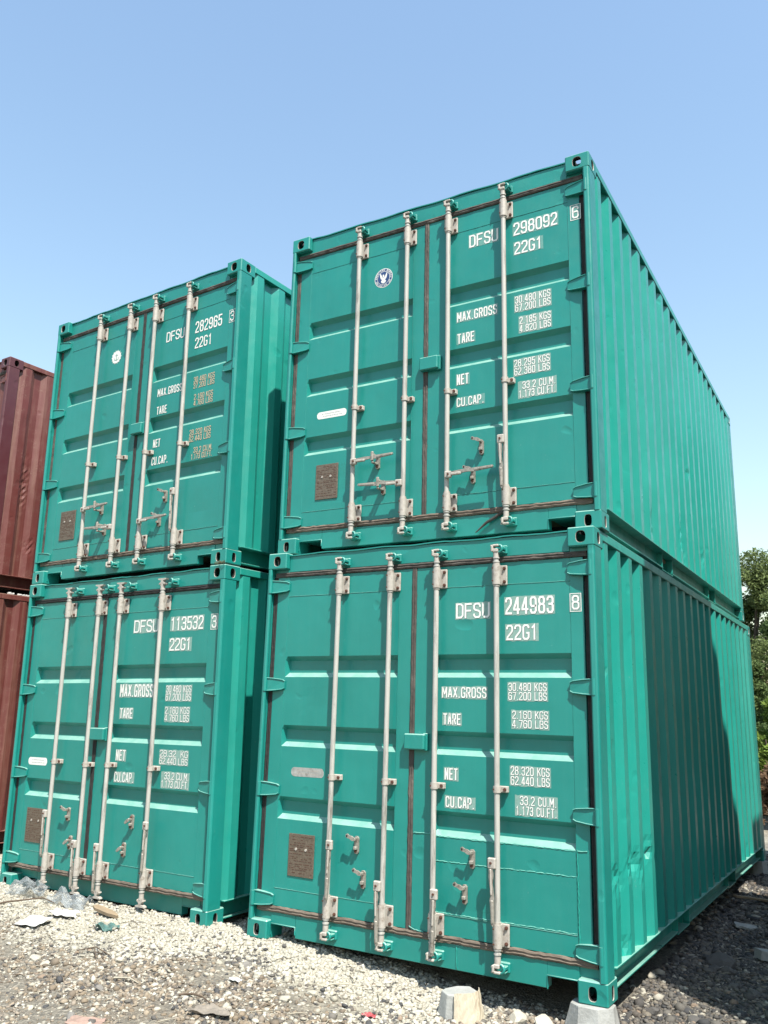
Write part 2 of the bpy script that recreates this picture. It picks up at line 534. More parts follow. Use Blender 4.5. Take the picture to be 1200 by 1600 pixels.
# ------------------------------------------------------------------ container pieces
def casting_mesh(sx, sy, top, mat):
    """corner at the origin; extends inwards; sx=+1 right side, sy=+1 door end"""
    def build():
        mb = MB()
        A, B_, D = .165, .178, .118
        b = .007
        X = (-A, 0); Y = (0, B_); Z = (0, D)
        core = MB()
        # chamfer strips and closed faces from a chamfered box, faces with holes replaced
        core.box(X[0], X[1], Y[0], Y[1], Z[0], Z[1], b)
        def is_face(f, axis, val):
            return len(f) == 4 and all(abs(core.v[i][axis]-val) < 1e-9 for i in f)
        vertical_face = Z[1] if top else Z[0]
        keep = [f for f in core.f if not (is_face(f, 1, 0) or is_face(f, 0, 0) or is_face(f, 2, vertical_face))]
        mb.add(core.v, keep)
        def hole(mapf, u0, u1, v0, v1, cu, cv, hu, hv, ex, flip):
            rect, lp = [], []
            m_ = 5
            for side in range(4):
                for k in range(m_):
                    t = k/m_
                    if side == 0: p = (u0+(u1-u0)*t, v0)
                    elif side == 1: p = (u1, v0+(v1-v0)*t)
                    elif side == 2: p = (u1-(u1-u0)*t, v1)
                    else: p = (u0, v1-(v1-v0)*t)
                    rect.append(p)
                    a = -3*PI/4+(side+t)*PI/2
                    ca, sa = math.cos(a), math.sin(a)
                    e = 2/ex
                    lp.append((cu+hu*math.copysign(abs(ca)**e, ca), cv+hv*math.copysign(abs(sa)**e, sa)))
            n = len(rect)
            vs = [mapf(u, v, 0) for u, v in rect]+[mapf(u, v, 0) for u, v in lp]
            rim = [mapf(cu+(u-cu)*.955, cv+(v-cv)*.955, .004) for u, v in lp]
            back = [mapf(cu+(u-cu)*.955, cv+(v-cv)*.955, .026) for u, v in lp]
            fs = [(i, (i+1) % n, (i+1) % n+n, i+n) for i in range(n)]
            if flip: fs = [tuple(reversed(f)) for f in fs]
            mb.add(vs, fs)
            fs2 = [(i, (i+1) % n, (i+1) % n+n, i+n) for i in range(n)]
            if flip: fs2 = [tuple(reversed(f)) for f in fs2]
            mb.add([mapf(u, v, 0) for u, v in lp]+rim, fs2, 1)
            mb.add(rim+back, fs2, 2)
        if top:
            fz, fh, fwid, ex = .058, .037, .031, 2.6
        else:
            fz, fh, fwid, ex = .056, .037, .0235, 3.0
        hole(lambda u, v, d: (u, d, v), X[0]+b, X[1]-b, b, D-b, -A*.5, fz, fwid, fh, ex, False)
        hole(lambda u, v, d: (-d, u, v), b, B_-b, b, D-b, B_*.5, fz, fwid*.9, fh, ex, False)
        if top:
            hole(lambda u, v, d: (u, v, D-d), X[0]+b, X[1]-b, b, B_-b, -A*.5, B_*.5, .031, .05, 3, False)
        else:
            hole(lambda u, v, d: (u, v, d), X[0]+b, X[1]-b, b, B_-b, -A*.5, B_*.5, .031, .05, 3, True)
        # inner dark chamber walls
        if sx < 0 or sy < 0:
            mb.v = [(p[0]*sx, p[1]*sy, p[2]) for p in mb.v]
            if sx*sy < 0:
                mb.f = [tuple(reversed(f)) for f in mb.f]
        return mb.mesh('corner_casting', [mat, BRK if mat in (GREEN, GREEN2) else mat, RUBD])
    return cached(('cast', sx, sy, top, mat.name), build)

def corr_profile(y0, y1):
    """corrugation breakpoints: list of (y, depth)"""
    pts = [(y0, .036), (y0+.020, .036)]
    y = y0+.020
    seq = [(.060, 0), (.078, 0), (.060, .036), (.080, .036)]
    k = 0
    while True:
        dy, d = seq[k % 4]
        if y+dy > y1-.03:
            break
        y += dy
        pts.append((y, d))
        k += 1
    pts.append((y1, pts[-1][1]))
    return pts

def side_panel_mesh(sx, mat, seed, dents, rough=1.0):
    prof = corr_profile(.135, L-.135)
    ys, ds = [], []
    for i in range(len(prof)-1):
        n = 3 if abs(prof[i+1][0]-prof[i][0]) > .03 else 1
        for k in range(n):
            t = k/n
            ys.append(prof[i][0]*(1-t)+prof[i+1][0]*t)
            ds.append(prof[i][1]*(1-t)+prof[i+1][1]*t)
    ys.append(prof[-1][0]); ds.append(prof[-1][1])
    nz = 64
    zs = np.linspace(.158, 2.532, nz)
    Y, Z = np.meshgrid(np.array(ys), zs)
    Dm = np.tile(np.array(ds), (nz, 1))
    r = np.random.default_rng(seed)
    # broad oil-canning
    for _ in range(14):
        a, b_, s1, s2, am = r.uniform(.3, L-.3), r.uniform(.3, 2.4), r.uniform(.1, .35), r.uniform(.15, .5), r.uniform(-.0035, .005)*rough
        Dm = Dm+am*np.exp(-((Y-a)/s1)**2-((Z-b_)/s2)**2)
    for (a, b_, s1, s2, am) in dents:
        jag = 1+.6*r.standard_normal(Y.shape)*(np.abs(am) > .012)
        Dm = Dm+am*.65*jag*np.exp(-((Y-a)/s1)**2-((Z-b_)/s2)**2)
    edge = np.minimum(1, np.minimum(Z-.158, 2.532-Z)/.05)
    base = np.tile(np.array(ds), (nz, 1))
    Dm = base+(Dm-base)*edge
    X = (-.006-Dm) if sx > 0 else (-W+.006+Dm)
    vs = np.stack([X.ravel(), Y.ravel(), Z.ravel()], 1)
    ny = len(ys)
    ii = np.arange((nz-1)*(ny-1)); rr = ii//(ny-1); cc = ii % (ny-1)
    q = np.stack([rr*ny+cc, rr*ny+cc+1, (rr+1)*ny+cc+1, (rr+1)*ny+cc], 1)
    if sx < 0: q = q[:, ::-1]
    me = bpy.data.meshes.new('side_panel')
    me.from_pydata(vs.tolist(), [], q.tolist())
    me.materials.append(mat)
    return me

def door_mesh(x0, x1, p0, p1, mat, key, hinge_left):
    """x0..x1 full leaf, p0..p1 pressed panel"""
    def build():
        Y0 = .045
        e = .004
        s = .022
        zr = [(1.847, 1.703), (1.375, 1.232), (.902, .757)]
        xs = [x0, p0-.002, p0+.002, p0+.016, p0+.030]
        mid = np.linspace(p0+.05, p1-.05, 12).tolist()
        xs += mid+[p1-.015, p1-.006, p1-.002, p1+.002, x1]
        zs = [.207, .262]
        for a, b_ in reversed(zr):
            zs += [b_-.002, b_, b_+.031, a-.030, a, a+.002]
        # fill
        full = []
        for i in range(len(zs)-1):
            full.append(zs[i])
            d = zs[i+1]-zs[i]
            if d > .2:
                for k in range(1, 5): full.append(zs[i]+d*k/5)
        full.append(zs[-1])
        full += np.linspace(1.95, 2.35, 5).tolist()+[2.413]
        zs = full
        r = random.Random(hash(key) % 999)
        dn = [(r.uniform(p0+.15, p1-.15), r.uniform(.35, .55) if not hinge_left else r.choice((.5, 1.15, 1.55, 2.1)), r.uniform(.05, .12), r.uniform(.0, .004)) for _ in range(4)]
        def depth(x, z):
            if x <= p0 or x >= p1:
                return 0.0
            d = .002
            for a, b_ in zr:
                if b_-1e-6 <= z <= a+1e-6:
                    # slopes in z
                    t = 1.0
                    if z < b_+.031: t = (z-b_)/.031
                    if z > a-.030: t = (a-z)/.030
                    tx = min(1, max(0, (x-(p0+.002))/.014), max(0, (p1-.002-x)/.004))
                    d = .002+.037*min(t, tx)
            for (a, b_, ss, am) in dn:
                d += am*math.exp(-((x-a)/ss)**2-((z-b_)/ss)**2)
            return d
        nx, nz = len(xs), len(zs)
        mb = MB()
        vs = [(x, Y0+depth(x, z), z) for z in zs for x in xs]
        fs = [(j*nx+i, j*nx+i+1, (j+1)*nx+i+1, (j+1)*nx+i) for j in range(nz-1) for i in range(nx-1)]
        mb.add(vs, fs)
        yb = Y0+.05
        def side(idx, flip):
            front = [vs[i] for i in idx]
            back = [(p[0], yb, p[2]) for p in front]
            n = len(idx)
            f2 = [(i, i+1, i+1+n, i+n) for i in range(n-1)]
            if flip: f2 = [tuple(reversed(f)) for f in f2]
            mb.add(front+back, f2)
        side([j*nx for j in range(nz)], False)
        side([j*nx+nx-1 for j in range(nz)], True)
        side(list(range(nx)), True)
        side([(nz-1)*nx+i for i in range(nx)], False)
        mb.add([(x0, yb, zs[0]), (x1, yb, zs[0]), (x1, yb, zs[-1]), (x0, yb, zs[-1])], [(3, 2, 1, 0)])
        return mb.mesh('door', mat)
    return cached(('door', key, mat.name), build)

def bead(parent, pts, r=.0022, wob=.0012, step=.012, seed=0, mat=None, name='weld_bead', n=5):
    rr = random.Random(seed)
    out = []
    P = [Vector(p) for p in pts]
    for i in range(len(P)-1):
        k = max(1, int((P[i+1]-P[i]).length/step))
        for j in range(k):
            q = P[i].lerp(P[i+1], j/k)
            out.append(q+Vector((rr.uniform(-1, 1), rr.uniform(-.3, .3), rr.uniform(-1, 1)))*wob)
    out.append(P[-1])
    mb = MB()
    mb.tube(out, [r*rr.uniform(.7, 1.3) for _ in out], n, 0)
    return link(name, mb.mesh(name, mat or GREEN), parent)

def gasket(parent, pts, w, y, mat, seed=0, wob=.002, depth=.012, flat=False):
    """rubber strip along pts (x,z): half-round with rib"""
    rr = random.Random(seed)
    P = [Vector((p[0], p[1])) for p in pts]
    out = []
    for i in range(len(P)-1):
        k = max(1, int((P[i+1]-P[i]).length/.03))
        for j in range(k):
            out.append(P[i].lerp(P[i+1], j/k))
    out.append(P[-1])
    prof = [(-.5, 0), (-.46, .7), (-.2, 1), (-.12, .75), (.12, .75), (.2, 1), (.46, .7), (.5, 0)]
    vs = []
    n = len(prof)
    for i, p in enumerate(out):
        d = (out[min(i+1, len(out)-1)]-out[max(i-1, 0)]).normalized()
        nn = Vector((-d.y, d.x))
        ww = w*rr.uniform(.93, 1.07)
        off = rr.uniform(-1, 1)*wob
        for (a, b_) in prof:
            q = p+nn*(a*ww+off)
            vs.append((q.x, y-b_*depth*rr.uniform(.9, 1.1), q.y))
    fs = [(i*n+k, i*n+k+1, (i+1)*n+k+1, (i+1)*n+k) for i in range(len(out)-1) for k in range(n-1)]
    fs = [tuple(reversed(f)) for f in fs] if (P[-1]-P[0]).x > 0 or (P[-1]-P[0]).y < 0 else fs
    mb = MB(); mb.add(vs, fs)
    e0 = list(range(n)); e1 = [len(vs)-n+k for k in range(n)]
    mb.add(vs, [tuple(e0), tuple(reversed(e1))])
    return link('gasket', mb.mesh('gasket', mat), parent)

ROD_Y = -.008
def rod_mesh():
    def b():
        mb = MB()
        mb.tube([(0, 0, .115), (0, 0, 2.475)], .0165, 14)
        # pipe collars near the ends
        for z in (.170, .193, 2.41, 2.435):
            mb.tube([(0, 0, z-.004), (0, 0, z+.004)], .0215, 14)
        return mb.mesh('locking_bar', ROD)
    return cached('rod', b)

def bearing_mesh():
    def b():
        mb = MB()
        h = .062
        mb.box(-.034, .055, .028, .0445, -h, h, .004)             # back plate
        mb.box(-.028, .020, -.024, .030, -h*.92, h*.92, .012)      # housing
        mb.tube([(0, -.006, -h), (0, -.006, h)], .0255, 14)
        mb.tube([(0, -.006, -h-.012), (0, -.006, -h)], .021, 12)
        mb.tube([(0, -.006, h), (0, -.006, h+.012)], .021, 12)
        for z in (-.042, .042):
            mb.tube([(.040, .031, z), (.040, .020, z)], .0105, 8, 1)
            mb.tube([(.040, .020, z), (.040, .014, z)], .006, 8, 1)
            mb.tube([(-.016, -.020, z*.95), (-.016, -.034, z*.95)], .0045, 6, 1)
        return mb.mesh('bar_bearing', [BRK, BOLT])
    return cached('bearing', b)

def guide_mesh():
    def b():
        mb = MB()
        mb.box(-.026, .056, .030, .0445, -.018, .018, .003)
        mb.box(.016, .056, .012, .030, -.018, .018, .004)
        mb.tube([(0, -.006, -.018), (0, -.006, .018)], .0235, 14)
        mb.box(-.024, .02, -.006, .030, -.017, .017, .003)
        mb.tube([(.042, .014, 0), (.042, .003, 0)], .010, 8, 1)
        mb.tube([(-.014, -.022, 0), (-.014, -.031, 0)], .005, 6, 1)
        return mb.mesh('bar_guide', [BRK, BOLT])
    return cached('guide', b)

def cam_mesh(wide):
    def b():
        mb = MB()
        mb.tube([(0, ROD_Y, .03), (0, ROD_Y, -.012)], .0185, 12)
        if wide:
            # fork turned to the viewer: waisted anchor shape
            mb.prism([(-.016, 0), (.016, 0), (.014, -.018), (.030, -.010), (.034, -.020), (.014, -.032), (.010, -.044),
                      (.044, -.052), (.048, -.062), (-.048, -.062), (-.044, -.052), (-.010, -.044), (-.014, -.032),
                      (-.034, -.020), (-.030, -.010), (-.014, -.018)], -.024, .006)
        else:
            mb.box(-.020, .017, -.030, .012, -.030, -.008, .004)
            mb.box(-.026, -.012, -.036, .008, -.050, -.012, .004)
            mb.box(-.020, .022, -.030, .002, -.058, -.044, .004)
            mb.box(-.034, -.022, -.026, -.010, -.032, -.018, .003)
            mb.box(-.034, -.022, -.026, -.010, -.056, -.044, .003)
        return mb.mesh('cam_end', [BRK])
    return cached(('cam', wide), b)

def keeper_mesh(flip):
    def b():
        mb = MB()
        s = -1 if flip else 1
        mb.box(-.030, .052, .030, .052, -.030, .026, .006)
        pts = []
        for k in range(9):
            a = -PI*.5+PI*k/8
            pts.append((.016+.022*math.cos(a), -.012-.004*math.cos(a), .022*math.sin(a)-.002))
        mb.tube(pts, .0085, 7)
        mb.box(.014, .044, -.018, .034, -.008, .012, .004)
        mb.box(.006, .040, -.012, .034, -.028, -.016, .004)
        mb.box(-.034, -.022, .002, .034, -.024, -.004, .003)
        return mb.mesh('cam_keeper', [GREEN])
    return cached(('keep', flip), b)

def handle_obj(parent, x, z, mode, side):
    """mode 'h' lies across the catch, 'v' hangs down. side: +1 to the right of the bar, -1 to the left"""
    mb = MB()
    y = ROD_Y-.022
    # forged hub
    if mode == 'h':
        mb.box(-.004*side, .048*side, y-.016, y+.010, -.024, .022, .006)
        mb.tube([(.026*side, y-.014, 0), (.026*side, y-.022, 0)], .0075, 8, 1)
        outline = [(.040, -.012), (.085, -.013), (.12, -.008), (.17, -.006), (.21, -.013), (.34, -.009), (.352, -.002),
                   (.348, .009), (.21, .013), (.17, .012), (.12, .016), (.085, .015), (.040, .014)]
        M = Matrix.Rotation(-.05*side, 4, 'Y')
        mb.prism([(a*side, b_) for a, b_ in outline], y-.014, y-.005, 2, M)
        mb.box(.045*side, .12*side, y-.018, y+.002, -.010, .008, .004, 0)
        mb.box(.215*side, .345*side, y-.017, y-.003, -.0085, .0085, .004, 2, M)
    else:
        sd = side
        mb.box(-.002*sd+.0, .046*sd, y-.018, y+.008, -.030, .030, .006)
        mb.tube([(.024*sd, y-.016, .002), (.024*sd, y-.024, .002)], .0075, 8, 1)
        c = .026*sd
        outline = [(-.012, -.028), (.012, -.028), (.013, -.07), (.007, -.11), (.011, -.16), (.014, -.19), (.010, -.32), (.003, -.335),
                   (-.008, -.325), (-.012, -.20), (-.005, -.16), (-.012, -.11), (-.014, -.07)]
        M = Matrix.Translation((c, 0, 0)) @ Matrix.Rotation(.03*sd, 4, 'Y')
        mb.prism([(a, b_) for a, b_ in outline], y-.015, y-.005, 2, M)
        mb.box(-.009, .009, y-.021, y-.002, -.32, -.195, .005, 2, M)
        mb.box(-.006, .004, y-.022, y-.006, -.17, -.03, .003, 0, M)
    return link('handle', mb.mesh('handle', [BRK, BOLT, HND]), parent, (x, 0, z))

def catch_mesh(kind):
    def b():
        mb = MB()
        out = [(-.014, -.052), (-.008, -.060), (.008, -.060), (.014, -.052), (.014, .034), (.004, .046), (-.010, .046), (-.014, .036)]
        mb.prism(out, .030, .0465)
        mb.box(-.010, .012, .008, .032, -.034, -.014, .003)
        for z in (-.044, .028):
            mb.tube([(0, .031, z), (0, .018, z)], .0085, 8, 1)
        if kind == 'open':
            arm = [(.006, .040), (-.012, .050), (-.030, .052), (-.046, .062), (-.056, .056), (-.056, .042), (-.046, .036), (-.030, .034), (-.010, .022), (.004, .022)]
            M = Matrix.Translation((0, -.002, 0))
            mb.prism(arm, -.010, .000, 0, M)
            mb.box(-.006, .008, -.008, .032, .020, .040, .004, 0)
            mb.tube([(-.046, -.012, .049), (-.046, -.016, .049)], .006, 8, 2)
        elif kind == 'drop':
            arm = [(.006, .020), (-.010, .018), (-.036, -.004), (-.040, -.014), (-.028, -.020), (-.006, -.008), (.006, .0)]
            mb.prism(arm, -.008, .002)
            mb.box(-.006, .008, -.006, .032, .004, .024, .004, 0)
        else:
            mb.box(-.012, .010, -.036, .032, .018, .036, .004, 0)
            mb.box(-.012, .010, -.052, -.034, -.020, .050, .005, 0)
            mb.box(-.010, .009, -.046, .032, -.036, -.022, .004, 0)
        return mb.mesh('handle_catch', [HND, BOLT, RUBD])
    return cached(('catch', kind), b)

def hinge_mesh(sx, mat):
    """origin at the post edge; blade runs inwards (towards -x for sx=+1)"""
    def b():
        mb = MB()
        fr = [(-.006, .012, -.044), (-.060, .018, -.041), (-.128, .030, -.033), (-.146, .034, -.024), (-.146, .034, .024), (-.128, .030, .033), (-.060, .018, .041), (-.006, .012, .044)]
        bk = [(p[0], .0445, p[2]*1.06) for p in fr]
        n = len(fr)
        mb.add(fr+bk, [tuple(range(n))]+[(q+n, (q+1) % n+n, (q+1) % n, q) for q in range(n)])
        for seg in (fr[:4], fr[4:]):
            mb.tube([(p[0], p[1]-.001, p[2]) for p in seg], .0042, 6)
        mb.tube([(.004, .006, -.045), (.004, .006, .045)], .0145, 12)
        mb.tube([(.004, .006, -.056), (.004, .006, .056)], .0075, 8)
        if sx < 0:
            mb.v = [(-p[0], p[1], p[2]) for p in mb.v]
            mb.f = [tuple(reversed(f)) for f in mb.f]
        return mb.mesh('hinge', mat)
    return cached(('hinge', sx, mat.name), b)

def post_mesh(sx, front, mat):
    def b():
        mb = MB()
        if front:
            # folded section: outer return with rounded jamb edge, pin lugs leave dark slots
            e = .007 if sx > 0 else 0
            out = [(0, .012), (-.004, .004), (-.012, -.002), (-.026-e, -.004), (-.034-e, .002), (-.036-e, .012), (-.030, .030), (-.030, .10), (-.020, .135), (0, .135)]
            out = [(a, b_) for a, b_ in out]
            n = len(out)
            vs = [(a, b_, .116) for a, b_ in out]+[(a, b_, 2.475) for a, b_ in out]
            fs = [(i, (i+1) % n, (i+1) % n+n, i+n) for i in range(n)]
            mb.add(vs, [tuple(reversed(f)) for f in fs])
            mb.add([(-.030, .060, .116), (-.075, .060, .116), (-.075, .060, 2.475), (-.030, .060, 2.475)], [(0, 1, 2, 3)], 1)
        else:
            mb.box(-.12, 0, 0, .16, .116, 2.475, .006)
        if sx < 0:
            mb.v = [(-p[0], p[1], p[2]) for p in mb.v]
            mb.f = [tuple(reversed(f)) for f in mb.f]
        return mb.mesh('corner_post', [mat, RUBD])
    return cached(('post', sx, front, mat.name), b)

def make_seal(parent, x, z, r, style):
    mb = MB()
    y = .0462
    def disc(rad, yy, mi, n=32, jag=0):
        rr = random.Random(3)
        vs = [(x, yy, z)]+[(x+math.cos(2*PI*k/n)*rad*(1+rr.uniform(-jag, jag)), yy, z+math.sin(2*PI*k/n)*rad*(1+rr.uniform(-jag, jag))) for k in range(n)]
        mb.add(vs, [(0, k+1, (k+1) % n+1) for k in range(n)], mi)
    if style == 'blue':
        disc(r, y, 0); disc(r*.94, y-.0004, 1)
        disc(r*.70, y-.0008, 0); disc(r*.66, y-.0012, 1)
        txt = 'AMERICAN BUREAU OF SHIPPING '
        for i, c in enumerate(txt):
            a0 = PI*.98-2*PI*i/len(txt)
            def mp(u, v, l, a0=a0):
                rr_ = r*.74+v
                a = a0-(u-.5*.011)/(r*.8)
                return (x+rr_*math.cos(a), y-.0008-l, z+rr_*math.sin(a))
            layout(mb, c, .0105, r*.17, .0013, mp, .0004, 0)
        # spread-winged bird over a shield
        wing = [(0, -.02), (-.10, .06), (-.22, .30), (-.34, .52), (-.40, .50), (-.38, .18), (-.30, -.06), (-.16, -.18), (-.28, -.34), (-.20, -.50), (0, -.58)]
        for s_ in (1, -1):
            pts = [(x+a*r*s_, y-.0016, z+b_*r) for a, b_ in wing]
            f = tuple(range(len(pts)))
            mb.add(pts, [f if s_ < 0 else tuple(reversed(f))], 0)
        pts = [(.0, .0), (.08, .12), (.05, .34), (-.04, .36), (-.12, .26), (-.06, .10)]
        mb.add([(x+a*r, y-.002, z+b_*r) for a, b_ in pts], [tuple(range(len(pts)))], 0)
        return link('class_seal', mb.mesh('class_seal', [WHITE, NAVY]), parent)
    disc(r*.92, y, 0, 40, .07)
    for k in range(14):
        a = 2*PI*k/14
        c, s_ = math.cos(a), math.sin(a)
        q = [(r*.86, -.004), (r*1.05, -.003), (r*1.05, .003), (r*.86, .004)]
        mb.add([(x+u*c-v*s_, y-.0004, z+u*s_+v*c) for u, v in q], [(0, 1, 2, 3)], 0)
    # anchor-like mark inside
    for (a, b_, c, d) in ((-.06, -.55, .06, .5), (-.30, .18, .30, .28), (-.36, -.5, .36, -.40), (-.44, -.42, -.34, -.1), (.34, -.42, .44, -.1)):
        mb.add([(x+a*r, y-.0008, z+b_*r), (x+c*r, y-.0008, z+b_*r), (x+c*r, y-.0008, z+d*r), (x+a*r, y-.0008, z+d*r)], [(0, 1, 2, 3)], 1)
    return link('class_seal', mb.mesh('class_seal', [WHITE, GHOST]), parent)

def make_pill(parent, x0, x1, z0, z1, style, seed):
    mb = MB()
    y = .0462
    rr = random.Random(seed)
    rz = (z1-z0)/2
    pts = []
    for k in range(9):
        a = -PI/2+PI*k/8
        pts.append((x1-rz*.8+rz*.8*math.cos(a), (z0+z1)/2+rz*math.sin(a)))
    for k in range(9):
        a = PI/2+PI*k/8
        pts.append((x0+rz*.8+rz*.8*math.cos(a), (z0+z1)/2+rz*math.sin(a)))
    pts = [(a+rr.uniform(-.001, .001), b_+rr.uniform(-.001, .001)) for a, b_ in pts]
    mb.add([(a, y, b_) for a, b_ in pts], [tuple(range(len(pts)))], 0)
    for j in range(2):
        xx = x0+.045+rr.uniform(0, .01)
        zz = z0+(z1-z0)*(.28+.34*j)
        while xx < x1-.045:
            w = rr.uniform(.004, .012)
            mb.add([(xx, y-.0005, zz), (xx+w, y-.0005, zz), (xx+w, y-.0005, zz+.006), (xx, y-.0005, zz+.006)], [(0, 1, 2, 3)], 1)
            xx += w+rr.uniform(.002, .006)
    return link('oval_sticker', mb.mesh('oval_sticker', [SILV if style == 'foil' else WHITE, PRINT if style != 'foil' else BRK]), parent)

def make_plate(parent, x0, x1, z0, z1, seed, bent=False):
    mb = MB()
    y = .041
    mb.box(x0, x1, y, .0455, z0, z1, .0015)
    rr = random.Random(seed)
    zz = z1-.02
    while zz > z0+.015:
        xx = x0+.012
        while xx < x1-.018:
            w = rr.uniform(.008, .03)
            if rr.random() < .75:
                e = min(xx+w, x1-.012)
                mb.box(xx, e, y-.0012, y-.0002, zz, zz+.0035, 0, 1)
            xx += w+rr.uniform(.004, .012)
        zz -= rr.choice((.011, .014, .019))
    for fx in (.3, .68):
        cxp = x0+(x1-x0)*fx
        mb.tube([(cxp, y, z0+(z1-z0)*.64), (cxp, y-.004, z0+(z1-z0)*.64)], .009, 10, 2)
    return link('data_plate', mb.mesh('data_plate', [PLATE, BOLT, BRK]), parent)

def end_panel_mesh(mat):
    def b():
        mb = MB()
        n = 34
        vs = []
        for i in range(n+1):
            x = -W+.12+(W-.24)*i/n
            d = .045 if (i//2) % 2 else 0
            vs += [(x, L-.02-d, .13), (x, L-.02-d, 2.5)]
        mb.add(vs, [(2*i+2, 2*i, 2*i+1, 2*i+3) for i in range(n)])
        return mb.mesh('end_panel', mat)
    return cached(('end', mat.name), b)

def roof_mesh(mat):
    def b():
        mb = MB()
        n = 56
        vs = []
        for i in range(n+1):
            y = .10+(L-.2)*i/n
            d = .018 if (i//2) % 2 else 0
            vs += [(-W+.055, y, 2.580-d), (-.055, y, 2.580-d)]
        mb.add(vs, [(2*i, 2*i+1, 2*i+3, 2*i+2) for i in range(n)])
        return mb.mesh('roof_panel', mat)
    return cached(('roof', mat.name), b)

def bottom_rail_mesh(sx, mat):
    def b():
        mb = MB()
        y0, y1 = .176, L-.176
        mb.box(-.085, -.0005, y0, y1, .150, .158, .001)
        pockets = [(L/2-1.025-.18, L/2-1.025+.18), (L/2+1.025-.18, L/2+1.025+.18)]
        segs = [(y0, pockets[0][0]), (pockets[0][1], pockets[1][0]), (pockets[1][1], y1)]
        for a, c in segs:
            mb.box(-.085, -.079, a, c, .036, .150, 0)
            mb.box(-.085, -.034, a, c, .028, .036, .001)
        for a, c in pockets:
            mb.box(-.083, -.036, a-.010, a, .020, .149, .001)
            mb.box(-.083, -.036, c, c+.010, .020, .149, .001)
            mb.box(-.40, -.036, a-.010, c+.010, .012, .020, .001)
            mb.box(-.40, -.085, a, a+.006, .02, .149)
            mb.box(-.40, -.085, c-.006, c, .02, .149)
        if sx < 0:
            mb.v = [(-W-p[0], p[1], p[2]) for p in mb.v]
            mb.f = [tuple(reversed(f)) for f in mb.f]
        return mb.mesh('bottom_side_rail', mat)
    return cached(('brail', sx, mat.name), b)

def top_rail_mesh(sx, mat):
    def b():
        mb = MB()
        mb.box(-.060, -.001, .176, L-.176, 2.530, 2.586, .004)
        if sx < 0:
            mb.v = [(-W-p[0], p[1], p[2]) for p in mb.v]
            mb.f = [tuple(reversed(f)) for f in mb.f]
        return mb.mesh('top_side_rail', mat)
    return cached(('trail', sx, mat.name), b)

def box_mesh(name, key, mat, args):
    def b():
        mb = MB()
        for a in args: mb.box(*a)
        return mb.mesh(name, mat)
    return cached((name, key, mat.name), b)

